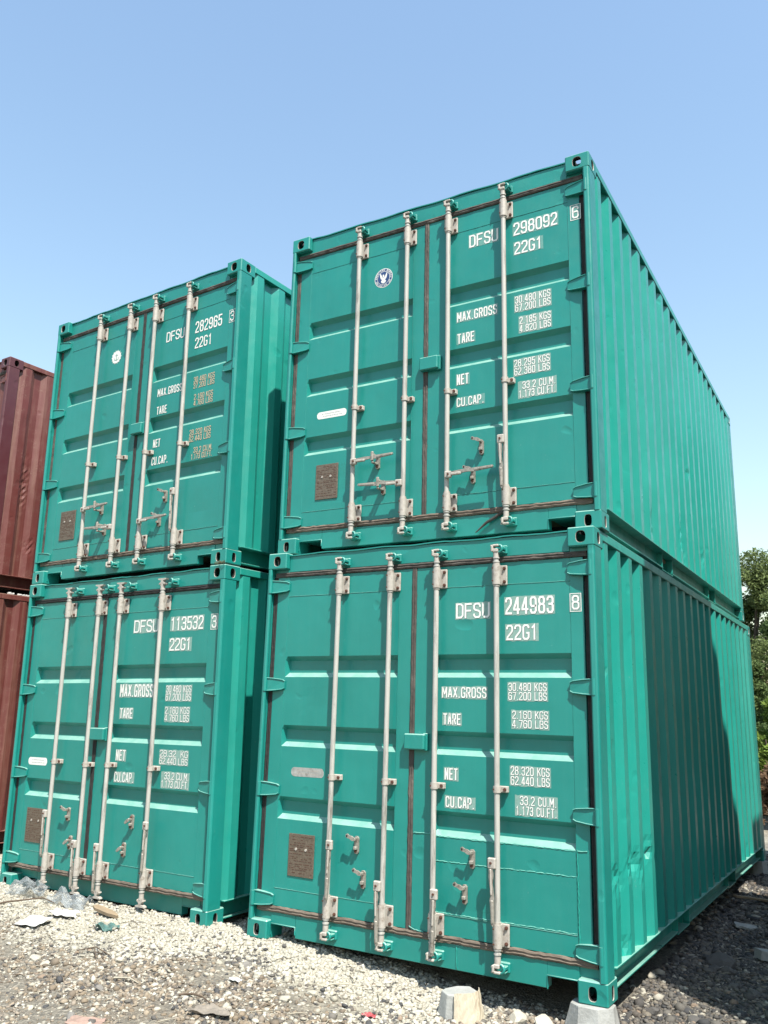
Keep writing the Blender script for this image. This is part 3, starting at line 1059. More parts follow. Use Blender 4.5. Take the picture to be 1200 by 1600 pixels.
def make_container(label, loc, rot, mat, smat, opts, group=None, postmat=None):
    root = bpy.data.objects.new('shipping_container', None)
    C.objects.link(root)
    root.location = loc
    root.rotation_euler = rot
    root.empty_display_size = .3
    tag(root, label, 'shipping container', group)
    pm = postmat or mat
    seed = opts.get('seed', 1)
    for sx in (1, -1):
        xo = 0 if sx > 0 else -W
        for sy in (1, -1):
            yo = 0 if sy > 0 else L
            link('corner_casting', casting_mesh(sx, sy, False, pm), root, (xo, yo, 0))
            link('corner_casting', casting_mesh(sx, sy, True, pm), root, (xo, yo, H-.118))
        link('corner_post', post_mesh(sx, True, pm), root, (xo-.002*sx, .0, 0))
        link('corner_post', post_mesh(sx, False, pm), root, (xo-.003*sx, L-.163, 0))
        link('side_panel', side_panel_mesh(sx, smat, seed*3+sx, opts.get('dents', []) if sx > 0 else [], opts.get('rough', 1)), root)
        link('bottom_side_rail', bottom_rail_mesh(sx, smat), root)
        link('top_side_rail', top_rail_mesh(sx, smat), root)
    link('end_panel', end_panel_mesh(smat), root)
    link('roof_panel', roof_mesh(smat), root)
    link('end_frame', box_mesh('end_frame', 1, mat, [(-W+.124, -.124, L-.07, L-.004, .03, .15, .004), (-W+.124, -.124, L-.07, L-.004, 2.5, 2.585, .004)]), root)
    link('floor', box_mesh('floor', 1, WOOD, [(-W+.088, -.088, .12, L-.08, .122, .148)]), root)
    cm = box_mesh('cross_member', 1, RUBD, [(-W+.088, -.088, -.02, .02, .032, .120)])
    for k in range(12):
        y = .45+k*.44
        if abs(y-(L/2-1.025)) < .22 or abs(y-(L/2+1.025)) < .22:
            continue
        link('cross_member', cm, root, (0, y, 0))
    # header, sill
    link('door_header', box_mesh('door_header', 1, mat, [(-W+.167, -.167, .045, .12, 2.452, 2.572, .003), (-W+.035, -W+.166, .05, .12, 2.452, 2.4725), (-.166, -.035, .05, .12, 2.452, 2.4725),
                                                       ]), root)
    # wavy roof lip
    rr = random.Random(seed)
    mb = MB()
    n = 40
    vs = []
    for i in range(n+1):
        x = -W+.167+(W-.334)*i/n
        w = .003*math.sin(i*.7+seed)+rr.uniform(-.0015, .0015)
        vs += [(x, .036, 2.573+w), (x, .12, 2.578+w), (x, .036, 2.581+w), (x, .12, 2.586+w)]
    fs = []
    for i in range(n):
        a = 4*i; c = 4*(i+1)
        fs += [(a, c, c+2, a+2), (a+1, c+1, c, a), (a+2, c+2, c+3, a+3)]
    mb.add(vs, fs)
    link('roof_lip', mb.mesh('roof_lip', mat), root)
    sill = MB()
    sill.box(-2.072, -.348, .045, .11, .030, .166, .003)
    sill.box(-W+.167, -2.0725, .045, .11, .096, .166, 0)
    sill.box(-.3475, -.167, .045, .11, .096, .166, 0)
    sill.box(-W+.034, -W+.166, .050, .11, .1185, .166, 0)
    sill.box(-.166, -.034, .050, .11, .1185, .166, 0)
    for a, c in ((-.348, -.168), (-2.268, -2.072)):
        sill.tube([(a, .043, .028), (a, .043, .096), (c, .043, .096), (c, .043, .05)], .004, 6)
        sill.box(a, c, .11, .45, .10, .106)
        sill.box(a, c, .44, .446, .028, .10)
    so_ = link('door_sill', sill.mesh('door_sill', mat), root)
    so_.location.y = opts.get('sill_back', 0)

    sp = opts.get('split', -1.228)
    lx0, lx1 = -2.366, sp-.018
    rx0, rx1 = sp+.018, -.088
    lp = opts.get('lpanel', (-2.268, -1.343))
    rp = opts.get('rpanel', (-1.075, -.168))
    plain = opts.get('plain', False)
    doors = []
    for k, (a, b_, p, rods) in enumerate(((lx0, lx1, lp, opts['rods'][:2]), (rx0, rx1, rp, opts['rods'][2:]))):
        d = link('door', door_mesh(a, b_, p[0], p[1], mat, (round(a, 3), round(b_, 3), round(p[0], 3), round(p[1], 3), seed), k == 0), root)
        doors.append(d)
        for j, x in enumerate(rods):
            link('locking_bar', rod_mesh(), d, (x, ROD_Y, opts.get('rodz', 0)))
            for z in (.262, 2.330):
                link('bar_bearing', bearing_mesh(), d, (x, 0, z))
            link('bar_guide', guide_mesh(), d, (x, 0, 1.05+.008*math.sin(x*9)))
            wide = opts.get('wide', False)
            link('cam_end', cam_mesh(wide), d, (x, 0, .128))
            link('cam_end', cam_mesh(False if not wide else True), d, (x, 0, 2.462), (PI, 0, 0) if False else (0, 0, 0), (1, 1, -1))
        sx = -1 if k == 0 else 1
        hx = -W+.034 if k == 0 else -.034
        for z in (2.345, 1.650, .945, .246):
            link('hinge', hinge_mesh(sx, mat), d, (hx, 0, z))
        if not plain:
            for z in (2.275, .318):
                bead(d, [(p[0]+.004, .046, z), (p[1]-.004, .046, z)], .0016, .0008, .02, seed+k, mat)
            for xx in (p[0], p[1]):
                bead(d, [(xx, .046, .21), (xx, .046, 2.41)], .0018, .0006, .03, seed+k+3, mat)
    # cam keepers on header and sill
    ko = opts.get('keeper_shift', 0)
    for x in opts['rods']:
        dx = ko if x < opts.get('shift_below', 9) else 0
        if not opts.get('sill_back'):
            link('cam_keeper', keeper_mesh(False), root, (x+.004+dx, 0, .098))
        link('cam_keeper', keeper_mesh(False), root, (x+.004+dx, 0, 2.494))
    # gaskets
    gm = opts.get('gask', (RUB, RUB, RUB, RUBD))
    gasket(root, [(-W+.05, 2.433), (-.06, 2.433)], .036, .048, gm[0], seed, .0015, .014)
    gasket(root, [(-W+.05, .186), (-.06, .186)], .038, .048, gm[1], seed+1, .003, .015)
    gasket(root, [(sp, .205), (sp, 2.416)], opts.get('cw', .037), .050, gm[2], seed+2, .0015, .013)
    gasket(root, [(-2.386, .2), (-2.386, 2.42)], .040, .054, gm[3], seed+3, .0015, .010)
    gasket(root, [(-.066, .2), (-.066, 2.42)], .036, .060, RUBD, seed+4, .0015, .008)
    if plain:
        return root, doors
    lx = opts.get('lock', (-1.262, -1.118))
    link('lock_box', box_mesh('lock_box', (round(lx[0], 3), opts.get('lockz', 0)), mat,
         [(lx[0], lx[1], -.004, .044, 1.243+opts.get('lockz', 0), 1.340+opts.get('lockz', 0), .007), (lx[1]-.02, lx[1]+.012, .02, .044, 1.238+opts.get('lockz', 0), 1.345+opts.get('lockz', 0), .004)]), doors[1])
    for (k, x, z, mode, side) in opts['handles']:
        handle_obj(doors[k], x, z, mode, side)
    for (k, x, z, kind) in opts['catches']:
        link('handle_catch', catch_mesh(kind), doors[k], (x, 0, z))
    rd = doors[1]
    g, tm, tm2 = opts['ghost'], opts.get('tm', WHITE), opts.get('tm2', WHITE)
    s_ = seed*50
    YT = .0466
    for i, (lines, bx, frame, small) in enumerate(opts['text']):
        gg = g if (not small) else opts.get('ghost2', g)
        yy = YT if not frame else .0447
        lettering(rd, lines, bx[0], bx[1], bx[2], bx[3], yy, gg, tm2 if small else tm, frame, s_+i)
    return root, doors

# ------------------------------------------------------------------ ground
def gz(x, y):
    """ground height"""
    x = np.asarray(x, float); y = np.asarray(y, float)
    def ss(a, b, t):
        t = np.clip((t-a)/(b-a), 0, 1); return t*t*(3-2*t)
    base = -.145+0*x
    pile = ss(-.55, -2.1, x)*.135*ss(-1.7, -.15, y)
    mid = ss(-.2, -1.2, x)*.035
    h = base+np.maximum(pile, mid*ss(-1.5, 0, y))
    h = h-.012*ss(-2.9, -3.6, x)*ss(-1.7, -.15, y)*1.0
    h = h+.03*np.sin(x*1.7+y*.9)*ss(.1, 1, -y+.0)*.5+.008*np.sin(x*5.1+1)*np.cos(y*4.3)
    h = h+.004*np.sin(x*23+y*9)*np.cos(y*19-x*6)
    h = np.where(y > .2, np.minimum(h, -.06), h)
    h = np.where((x > .05), -.15+.012*np.sin(x*4+y*2)+.006*np.sin(x*21+y*13), h)
    far = ss(12, 40, np.hypot(x, y))
    return h*(1-far)-.15*far

def axis(lo, hi, step, ext):
    a = np.arange(lo, hi+1e-6, step)
    out = []
    s = step
    v = hi
    while v < ext:
        s *= 1.25; v += s; out.append(v)
    outn = []
    s = step; v = lo
    while v > -ext:
        s *= 1.25; v -= s; outn.append(v)
    return np.array(outn[::-1]+a.tolist()+out)
gx_, gy_ = axis(-7, 2.5, .05, 700), axis(-3.5, 9, .06, 700)
GX, GY = np.meshgrid(gx_, gy_)
GZ = gz(GX, GY)
nx, ny = len(gx_), len(gy_)
ii = np.arange((nx-1)*(ny-1)); rr_ = ii//(nx-1); cc_ = ii % (nx-1)
quads = np.stack([rr_*nx+cc_, rr_*nx+cc_+1, (rr_+1)*nx+cc_+1, (rr_+1)*nx+cc_], 1)
gm_ = bpy.data.meshes.new('ground')
gm_.from_pydata(np.stack([GX.ravel(), GY.ravel(), GZ.ravel()], 1).tolist(), [], quads.tolist())
gm_.polygons.foreach_set('use_smooth', [True]*len(quads))

def pale_weight(x, y):
    """where the pale crushed stone lies: 1 pale, 0 dark"""
    n = .18*np.sin(x*3.1+y*1.7)+.12*np.sin(x*7.3-y*5.1)+.08*np.sin(x*13+y*17)
    a = np.clip((-.55-x)/.9+.5+n, 0, 1)
    b = np.clip((y+.62-.10*(x+2.5))/.55+.5+n, .22, 1)
    return a*b

def ground_mat():
    mt, nt, bs = new_mat('gravel_dirt')
    tc = N(nt, 'ShaderNodeTexCoord')
    co = tc.outputs['Object']
    at = N(nt, 'ShaderNodeAttribute', attribute_name='pale')
    v1 = N(nt, 'ShaderNodeTexVoronoi'); v1.inputs['Scale'].default_value = 70
    nt.links.new(co, v1.inputs['Vector'])
    v2 = N(nt, 'ShaderNodeTexVoronoi'); v2.inputs['Scale'].default_value = 28
    nt.links.new(co, v2.inputs['Vector'])
    sp = N(nt, 'ShaderNodeSeparateColor')
    nt.links.new(v1.outputs['Color'], sp.inputs[0])
    dark = ramp(nt, sp.outputs[0], [(0, (.05, .045, .04)), (.5, (.09, .08, .066)), (.9, (.13, .115, .095)), (1, (.2, .18, .15))])
    pale = ramp(nt, sp.outputs[0], [(0, (.24, .22, .175)), (.5, (.31, .29, .23)), (1, (.37, .35, .28))])
    c = mixc(nt, at.outputs['Fac'], dark, pale)
    dirt = noise(nt, co, 4, 5, .65)
    c = mixc(nt, ramp(nt, dirt, [(.5, 0), (.7, .55)]), c, (.14, .112, .08))
    nt.links.new(c, bs.inputs['Base Color'])
    bs.inputs['Roughness'].default_value = .95
    bump(nt, bs, [(v2.outputs['Distance'], .6, .012), (v1.outputs['Distance'], .9, .010), (noise(nt, co, 160, 4, .7), .6, .004)])
    return mt
gm_.materials.append(ground_mat())
pw = pale_weight(GX.ravel(), GY.ravel())
pa = gm_.attributes.new('pale', 'FLOAT', 'POINT')
pa.data.foreach_set('value', pw.astype(np.float32))
ground = link('ground', gm_)
tag(ground, kind='structure')

# ------------------------------------------------------------------ containers
BR_T = [
 (['DFSU'], (-.923, -.690, 2.072, 2.168), False, False),
 (['244983'], (-.586, -.272, 2.086, 2.192), False, False),
 (['22G1'], (-.580, -.377, 1.928, 2.022), False, False),
 (['8'], (-.160, -.113, 2.100, 2.186), True, False),
 (['MAX.GROSS'], (-1.017, -.712, 1.578, 1.644), False, False),
 (['TARE'], (-1.007, -.886, 1.414, 1.482), False, False),
 (['30.480 KGS', '67.200 LBS'], (-.568, -.325, 1.570, 1.672), False, True),
 (['2.160 KGS', '4.760 LBS'], (-.545, -.320, 1.408, 1.508), False, True),
 (['NET'], (-.993, -.905, 1.086, 1.155), False, False),
 (['28.320 KGS', '62.440 LBS'], (-.557, -.316, 1.083, 1.188), False, True),
 (['CU.CAP.'], (-.985, -.792, .926, .990), False, False),
 (['>33.2 CU.M.', '1.173 CU.FT.'], (-.525, -.278, .917, 1.024), False, True)]
def remap(T, num, chk, **rep):
    out = []
    for lines, b, f, s in T:
        if lines == ['244983']: lines = [num]
        elif lines == ['8']: lines = [chk]
        key = lines[0]
        out.append((rep.get('L', {}).get(key, lines), rep.get('P', {}).get(key, b), f, s))
    return out
UR_T = remap(BR_T, '298092', '6', L={'2.160 KGS': ['2.185 KGS', '4.820 LBS'], '28.320 KGS': ['28.295 KGS', '62.380 LBS']},
             P={'DFSU': (-.893, -.672, 2.130, 2.226), '298092': (-.557, -.241, 2.131, 2.227), '22G1': (-.553, -.351, 1.984, 2.076),
                '6': (-.138, -.090, 2.138, 2.228), 'MAX.GROSS': (-.988, -.684, 1.574, 1.646), 'TARE': (-.985, -.855, 1.408, 1.483),
                '30.480 KGS': (-.552, -.301, 1.555, 1.668), '2.160 KGS': (-.522, -.302, 1.398, 1.511), 'NET': (-.988, -.898, 1.103, 1.180),
                '28.320 KGS': (-.564, -.316, 1.095, 1.207), 'CU.CAP.': (-.988, -.785, .943, 1.007), '>33.2 CU.M.': (-.533, -.280, .933, 1.044)})
UL_T = remap(BR_T, '282965', '3', L={'30.480 KGS': ['30.480 KGS', '37.200 LBS']},
             P={'DFSU': (-.905, -.680, 2.055, 2.150), '282965': (-.548, -.232, 2.056, 2.162), '22G1': (-.541, -.340, 1.911, 2.009),
                '3': (-.138, -.092, 2.064, 2.154), 'MAX.GROSS': (-.966, -.664, 1.556, 1.628), 'TARE': (-.962, -.835, 1.39, 1.463),
                '30.480 KGS': (-.526, -.281, 1.542, 1.647), '2.160 KGS': (-.51, -.29, 1.385, 1.490), 'NET': (-.976, -.888, 1.093, 1.166),
                '28.320 KGS': (-.537, -.289, 1.070, 1.177), 'CU.CAP.': (-.979, -.779, .934, 1.006), '>33.2 CU.M.': (-.500, -.260, .912, 1.016)})
LL_T = remap(BR_T, '113532', '3', L={'28.320 KGS': ['28.32  KG', '62.440 LBS']},
             P={'DFSU': (-1.030, -.740, 2.104, 2.206), '113532': (-.600, -.241, 2.106, 2.212), '22G1': (-.600, -.362, 1.948, 2.045),
                '3': (-.148, -.098, 2.110, 2.206), 'MAX.GROSS': (-1.140, -.750, 1.590, 1.690), 'TARE': (-1.123, -.970, 1.420, 1.500),
                '30.480 KGS': (-.603, -.327, 1.562, 1.678), '2.160 KGS': (-.60, -.335, 1.405, 1.515), 'NET': (-1.129, -1.017, 1.091, 1.174),
                '28.320 KGS': (-.626, -.322, 1.085, 1.190), 'CU.CAP.': (-1.130, -.903, .928, 1.003), '>33.2 CU.M.': (-.590, -.300, .915, 1.028)})

R4 = [-1.797, -1.387, -1.039, -.622]
HZ, LZ = .640, .438
# lower right
br, brd = make_container('lower green container in the right stack, door numbered 244983, all four bar handles hanging down',
    (0, 0, 0), (0, 0, 0), GREEN, GREEN2, dict(seed=4, rods=R4, split=-1.228, ghost=GHOST, text=BR_T, lockz=.012,
    gask=(RUB, RUBW, RUB, RUBD),
    dents=[(.23, .60, .035, .05, .022), (.40, .55, .035, .04, .030), (.28, .48, .03, .05, -.014), (.53, .64, .04, .05, .030), (.60, .56, .03, .05, .024),
           (.74, .62, .04, .05, .028), (.80, .55, .03, .04, .022), (1.02, .66, .04, .05, .03), (1.2, .60, .05, .05, .026), (1.45, .70, .05, .04, .02), (.45, .2, .04, .05, .02),
           (.18, 1.75, .02, .05, .015)],
    handles=[(0, R4[0], HZ, 'v', 1), (0, R4[1], LZ, 'v', -1), (1, R4[2], LZ, 'v', 1), (1, R4[3], HZ+.01, 'v', -1)],
    catches=[(0, -1.612, .655, 'open'), (0, -1.555, .455, 'open'), (1, -.800, .655, 'open'), (1, -.848, .455, 'open')]))
make_pill(brd[0], -2.168, -1.897, 1.038, 1.098, 'foil', 2)
make_plate(brd[0], -2.155, -1.945, .405, .672, 1)
# repair welds on the right door
for pts in ([(-1.06, .0475, .752), (-.165, .0475, .752)], [(-1.06, .0475, .612), (-.165, .0475, .617)],
            [(-.160, .0435, .22), (-.163, .0435, .76)], [(-.16, .0435, .755), (-.105, .0435, .757)],
            [(-1.205, .0435, .76), (-1.078, .0435, .762)], [(-1.078, .0435, .22), (-1.078, .0435, .75)],
            [(-1.06, .0475, .325), (-.165, .0475, .325)]):
    bead(brd[1], pts, .0034, .0026, .012, int(abs(pts[0][0]*999)), GREEN2)
bead(br, [(-.90, .043, .035), (-.905, .043, .155)], .0035, .002, .01, 5, GREEN2)
bead(br, [(-1.06, .040, .165), (-.96, .040, .172), (-.9, .04, .180), (-.78, .040, .178)], .005, .004, .012, 9, RUBW)
bead(br, [(-1.22, .036, .225), (-1.19, .036, .212), (-1.12, .036, .205)], .004, .002, .01, 12, GREEN)

# upper right
ur, urd = make_container('upper green container in the right stack, door numbered 298092 with a round navy seal',
    (.0167, .1065, 2.5947), (.01056, .00037, .01338), GREEN, GREEN2, dict(seed=2, rods=[-1.789, -1.371, -1.035, -.611], split=-1.232, ghost=GHOSTF, ghost2=GHOST, text=UR_T,
    gask=(RUB, RUBW, RUB, RUB),
    dents=[(.35, 1.85, .05, .08, .010), (2.5, .4, .05, .2, .02), (2.62, .25, .05, .1, .022), (2.6, .6, .04, .1, .015), (1.9, .9, .2, .3, .006), (3.4, .5, .04, .12, .016), (1.4, .3, .05, .12, .014), (3.0, 1.1, .04, .06, .014), (3.5, .35, .05, .1, .018), (.7, 1.0, .03, .05, .012), (4.2, .8, .05, .05, .015)],
    handles=[(0, -1.789, .630, 'h', 1), (0, -1.371, .432, 'h', -1), (1, -1.035, .445, 'h', 1), (1, -.611, .640, 'v', -1)],
    catches=[(0, -1.605, .633, 'shut'), (0, -1.555, .438, 'shut'), (1, -.800, .635, 'open'), (1, -.862, .442, 'open')]))
make_seal(urd[0], -1.600, 2.072, .078, 'blue')
make_pill(urd[0], -2.160, -1.893, 1.030, 1.086, 'white', 3)
make_plate(urd[0], -2.145, -1.948, .400, .667, 2)
lo = MB()
lo.tube([(-.640, .030, .172), (-.70, .026, .135), (-.76, .024, .105), (-.84, .028, .045)], [.012, .011, .010, .004], 8, 0)
link('loose_gasket_end', lo.mesh('loose_gasket_end', RUB), ur)

# lower left
RL = [-1.835, -1.430, -1.158, -.662]
ll, lld = make_container('lower green container in the left stack, door numbered 113532, debris piled at its left corner',
    (-2.86355734, .07649306, -.03500263), (.01534483, -.00947819, -.03907216), GREEN, GREEN2,
    dict(seed=7, rods=RL, split=-1.398, cw=.045, lpanel=(-2.272, -1.500), rpanel=(-1.235, -.182), ghost=GHOST, text=LL_T, lock=(-1.420, -1.250), wide=True, sill_back=.06, keeper_shift=.075, shift_below=-.5,
    gask=(RUBD, RUBW, RUBD, RUBD),
    handles=[(0, RL[0], HZ, 'v', -1), (0, RL[1], LZ, 'v', -1), (1, RL[2], LZ, 'v', -1), (1, RL[3], HZ, 'v', 1)],
    catches=[(0, -1.645, .65, 'open'), (0, -1.590, .435, 'drop'), (1, -.875, .65, 'drop'), (1, -.945, .44, 'drop')]))
make_pill(lld[0], -2.262, -2.002, 1.010, 1.074, 'white', 6)
make_plate(lld[0], -2.205, -1.955, .385, .660, 3)

# upper left
ul, uld = make_container('upper green container in the left stack, door numbered 282965 with a white seal',
    (-2.8918931, .04210386, 2.56361263), (.01473331, -.01017613, -.04345706), GREEN, GREEN2,
    dict(seed=9, rods=[-1.765, -1.345, -1.010, -.585], split=-1.205, lpanel=(-2.240, -1.315), rpanel=(-1.050, -.150), lock=(-1.235, -1.095), ghost=None, ghost2=None, tm=WHITE, tm2=TAN, text=UL_T,
    gask=(RUB, RUBW, RUBD, RUB),
    handles=[(0, -1.765, .622, 'h', 1), (0, -1.345, .425, 'h', -1), (1, -1.010, .432, 'h', 1), (1, -.585, .640, 'v', -1)],
    catches=[(0, -1.575, .628, 'shut'), (0, -1.515, .432, 'shut'), (1, -.765, .640, 'open'), (1, -.822, .440, 'open')]))
make_seal(uld[0], -1.567, 2.070, .066, 'white')
make_plate(uld[0], -2.158, -1.942, .388, .660, 4)

# red-brown stack at the far left
plain = dict(rods=[-1.79, -1.37, -1.03, -.61], plain=True, rough=2.5)
brown_l = make_container('lower red-brown container at the left edge, streaked with rust, behind the left green stack',
    (-6.66, .55, .02), (.01, -.006, -.039), RUSTR, RUSTR, dict(plain, seed=12, dents=[(.6, 1.6, .06, .2, .012), (.3, .5, .05, .1, .01)]), postmat=RUSTR)[0]
brown_u = make_container('upper red-brown container at the left edge with a maroon corner post and pale scuffed panel',
    (-6.70, .56, 2.655), (.01, -.006, -.039), RUSTR, RUSTR, dict(plain, seed=13, dents=[(.36, 1.2, .05, .25, .014), (.5, .5, .04, .06, .016), (.3, 1.9, .05, .1, .01)]), postmat=REDPOST)[0]

# yard stacks beyond the right edge of the frame (their shade falls across the right stack)
def side_stack(x, y, n, seed, where):
    for k in range(n):
        lab = ['bottom', 'second', 'top'][k] if n == 3 else ['lower', 'upper'][k]
        # door end faces away, blank end faces the green stack
        make_container('plain grey container, %s of %s' % (lab, where), (x+L, y, -.15+k*(H+.004)), (0, 0, PI/2), GREYC, GREYC,
                       dict(plain, seed=seed+k, rough=1, dents=[]))
# make_container local +y runs to world -x after the quarter turn
side_stack(2.27, 1.73, 3, 20, 'the stack of three across from the right green stack')
side_stack(2.10, 5.97, 2, 30, 'the pair farther back across from the right green stack')

# ------------------------------------------------------------------ rocks and gravel
ICO_V = []
t_ = (1+5**.5)/2
for a in (-1, 1):
    for b in (-t_, t_):
        ICO_V += [(0, a, b), (a, b, 0), (b, 0, a)]
ICO_V = np.array(ICO_V)/np.sqrt(1+t_*t_)
def ico_faces(V):
    F = []
    n = len(V)
    el = min(np.linalg.norm(V[0]-V[j]) for j in range(1, n))*1.05
    for i in range(n):
        for j in range(i+1, n):
            if np.linalg.norm(V[i]-V[j]) > el: continue
            for k in range(j+1, n):
                if np.linalg.norm(V[i]-V[k]) > el or np.linalg.norm(V[j]-V[k]) > el: continue
                nn = np.cross(V[j]-V[i], V[k]-V[i])
                F.append((i, j, k) if nn @ (V[i]+V[j]+V[k]) > 0 else (i, k, j))
    return np.array(F)
ICO_F = ico_faces(ICO_V)

def stone_field(name, P, S, COL, mat):
    n = len(P)
    V = ICO_V[None]*rng.uniform(.60, 1.30, (n, 12, 1))
    V = V*np.stack([rng.uniform(.8, 1.35, n), rng.uniform(.65, 1.1, n), rng.uniform(.4, .85, n)], 1)[:, None, :]
    ax, az = rng.uniform(-.6, .6, n), rng.uniform(0, 2*PI, n)
    c, s = np.cos(ax), np.sin(ax)
    y, z = V[..., 1]*c[:, None]-V[..., 2]*s[:, None], V[..., 1]*s[:, None]+V[..., 2]*c[:, None]
    x = V[..., 0]
    c, s = np.cos(az), np.sin(az)
    X = x*c[:, None]-y*s[:, None]; Y = x*s[:, None]+y*c[:, None]
    V = np.stack([X, Y, z], 2)*S[:, None, None]+P[:, None, :]
    F = (ICO_F[None]+12*np.arange(n)[:, None, None]).reshape(-1, 3)
    me = bpy.data.meshes.new(name)
    me.vertices.add(n*12)
    me.vertices.foreach_set('co', V.reshape(-1).astype(np.float32))
    nf = len(F)
    me.loops.add(nf*3)
    me.loops.foreach_set('vertex_index', F.reshape(-1).astype(np.int32))
    me.polygons.add(nf)
    me.polygons.foreach_set('loop_start', np.arange(0, nf*3, 3, dtype=np.int32))
    me.polygons.foreach_set('loop_total', np.full(nf, 3, dtype=np.int32))
    me.update(calc_edges=True)
    at = me.attributes.new('stone_colour', 'FLOAT_COLOR', 'POINT')
    cc = np.ones((n, 12, 4), np.float32)
    cc[..., :3] = COL[:, None, :]
    at.data.foreach_set('color', cc.reshape(-1))
    me.materials.append(mat)
    return me

def stone_colours(x, y):
    n = len(x)
    w = pale_weight(x, y)
    pick = rng.uniform(0, 1, n)
    pale_set = np.array([(.38, .36, .30), (.36, .34, .285), (.42, .405, .35), (.34, .32, .26), (.37, .345, .28)])
    dark_set = np.array([(.075, .07, .065), (.125, .115, .10), (.05, .05, .052), (.19, .165, .13), (.11, .095, .08), (.36, .335, .28), (.22, .165, .12)])
    dp = np.array([.22, .24, .18, .14, .12, .06, .04])
    a = pale_set[rng.integers(0, 5, n)]
    b = dark_set[rng.choice(7, n, p=dp)]
    # foreground left has a brown, half pale mix
    mixed = (x < -.2) & (w < .5)
    pp = np.where(mixed, np.maximum(w, .26), w)
    isp = pick < pp*.94
    brn = mixed & (rng.uniform(0, 1, n) < .74)
    tan_set = np.array([(.19, .15, .105), (.25, .205, .15), (.14, .112, .082), (.22, .185, .145)])
    b = np.where(brn[:, None], tan_set[rng.integers(0, 4, n)], b)
    col = np.where(isp[:, None], a, b)
    right = (x > -.1)
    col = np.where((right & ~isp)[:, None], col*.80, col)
    return np.clip(col*rng.uniform(.86, 1.12, (n, 1)), 0, 1)

def scatter(n, x0, x1, y0, y1, s0, s1, keep=None):
    x = rng.uniform(x0, x1, n); y = rng.uniform(y0, y1, n)
    if keep is not None:
        k = keep(x, y); x, y = x[k], y[k]
    n = len(x)
    s = s0*(s1/s0)**(rng.uniform(0, 1, n)**1.7)
    z = gz(x, y)+s*rng.uniform(-.45, .38, n)
    return np.stack([x, y, z], 1), s
parts = [
    scatter(52000, -5.6, 1.0, -1.9, .30, .0045, .020),
    scatter(9000, -3.0, .9, -1.2, .25, .012, .021),
    scatter(17000, -.1, 1.1, .25, 3.2, .0065, .024),
    scatter(700, -.3, 1.1, -.3, 3.6, .022, .042),
    scatter(500, -3.6, .2, -1.6, -.1, .018, .030),
    scatter(9000, -.2, 1.2, 3.2, 9.0, .012, .035),
    scatter(5000, -6.6, -5.2, -1.0, 3, .009, .025),
    scatter(3500, -2.95, -2.4, .1, 2.5, .008, .020),
    scatter(7000, -6.5, 2.3, -3.2, -1.8, .010, .022),
    scatter(3500, 1.0, 2.3, -1.9, 6, .012, .028),
]
P = np.concatenate([p for p, s in parts]); S = np.concatenate([s for p, s in parts])
# trodden patches where the stones have sunk into the dirt
pn = np.sin(P[:, 0]*4.7+1.3*np.sin(P[:, 1]*3.9))*np.sin(P[:, 1]*6.1+1.7*np.sin(P[:, 0]*3.1))
drop = (pn > .30) & (P[:, 1] < -.15) & (rng.uniform(0, 1, len(P)) < .72*np.clip((-.15-P[:, 1])/.5, 0, 1))
P, S = P[~drop], S[~drop]
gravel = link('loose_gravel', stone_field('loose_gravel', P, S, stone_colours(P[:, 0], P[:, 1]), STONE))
tag(gravel, 'crushed pale and dark grey stone spread over the yard floor', 'gravel', kind='stuff')

def rock_mesh(seed, col):
    r = np.random.default_rng(seed)
    V = ICO_V; F = ICO_F
    # one subdivision for a craggier outline
    mid = {}; VV = V.tolist(); FF = []
    def md(a, b):
        k = (min(a, b), max(a, b))
        if k not in mid:
            mid[k] = len(VV); p = (np.array(VV[a])+np.array(VV[b]))/2
            VV.append((p/np.linalg.norm(p)).tolist())
        return mid[k]
    for a, b, c in F:
        ab, bc, ca = md(a, b), md(b, c), md(c, a)
        FF += [(a, ab, ca), (b, bc, ab), (c, ca, bc), (ab, bc, ca)]
    VV = np.array(VV)
    # cut with random planes for flat facets
    for _ in range(9):
        n = r.normal(size=3); n /= np.linalg.norm(n)
        d = r.uniform(.55, .85)
        over = VV @ n-d
        VV = VV-np.where(over > 0, over, 0)[:, None]*n
    VV *= np.array([r.uniform(.9, 1.4), r.uniform(.7, 1.1), r.uniform(.5, .85)])
    me = bpy.data.meshes.new('rock')
    me.from_pydata(VV.tolist(), [], [tuple(int(i) for i in f) for f in FF])
    at = me.attributes.new('stone_colour', 'FLOAT_COLOR', 'POINT')
    at.data.foreach_set('color', np.tile(np.array([*col, 1.], np.float32), len(VV)))
    me.materials.append(STONE)
    return me
RCOL = {'pale': (.40, .375, .31), 'dark': (.085, .08, .075), 'tan': (.27, .215, .16), 'grey': (.18, .17, .155)}
rocks = {k: [rock_mesh(i*7+j, c) for j in range(3)] for i, (k, c) in enumerate(RCOL.items())}
spots = []
rg = random.Random(11)
def place_rock(x, y, s, kind, lab, grp):
    o = link('rock', rocks[kind][rg.randrange(3)], None, (x, y, float(gz(x, y))+s*.25), (rg.uniform(-.3, .3), rg.uniform(-.3, .3), rg.uniform(0, 6)), (s, s, s))
    tag(o, lab, 'rock', grp)
for k in range(12):
    place_rock(rg.uniform(-3.6, -1.0), rg.uniform(-1.0, -.05), rg.uniform(.022, .042), 'pale', 'pale cream rock bigger than the gravel around it, in front of the door sills', 'large pale rocks in the gravel')
for k in range(10):
    place_rock(rg.uniform(-2.6, -.5), rg.uniform(-1.5, -.45), rg.uniform(.02, .038), 'grey', 'mid grey rock lying in the mixed gravel of the foreground', 'large grey rocks in the foreground')
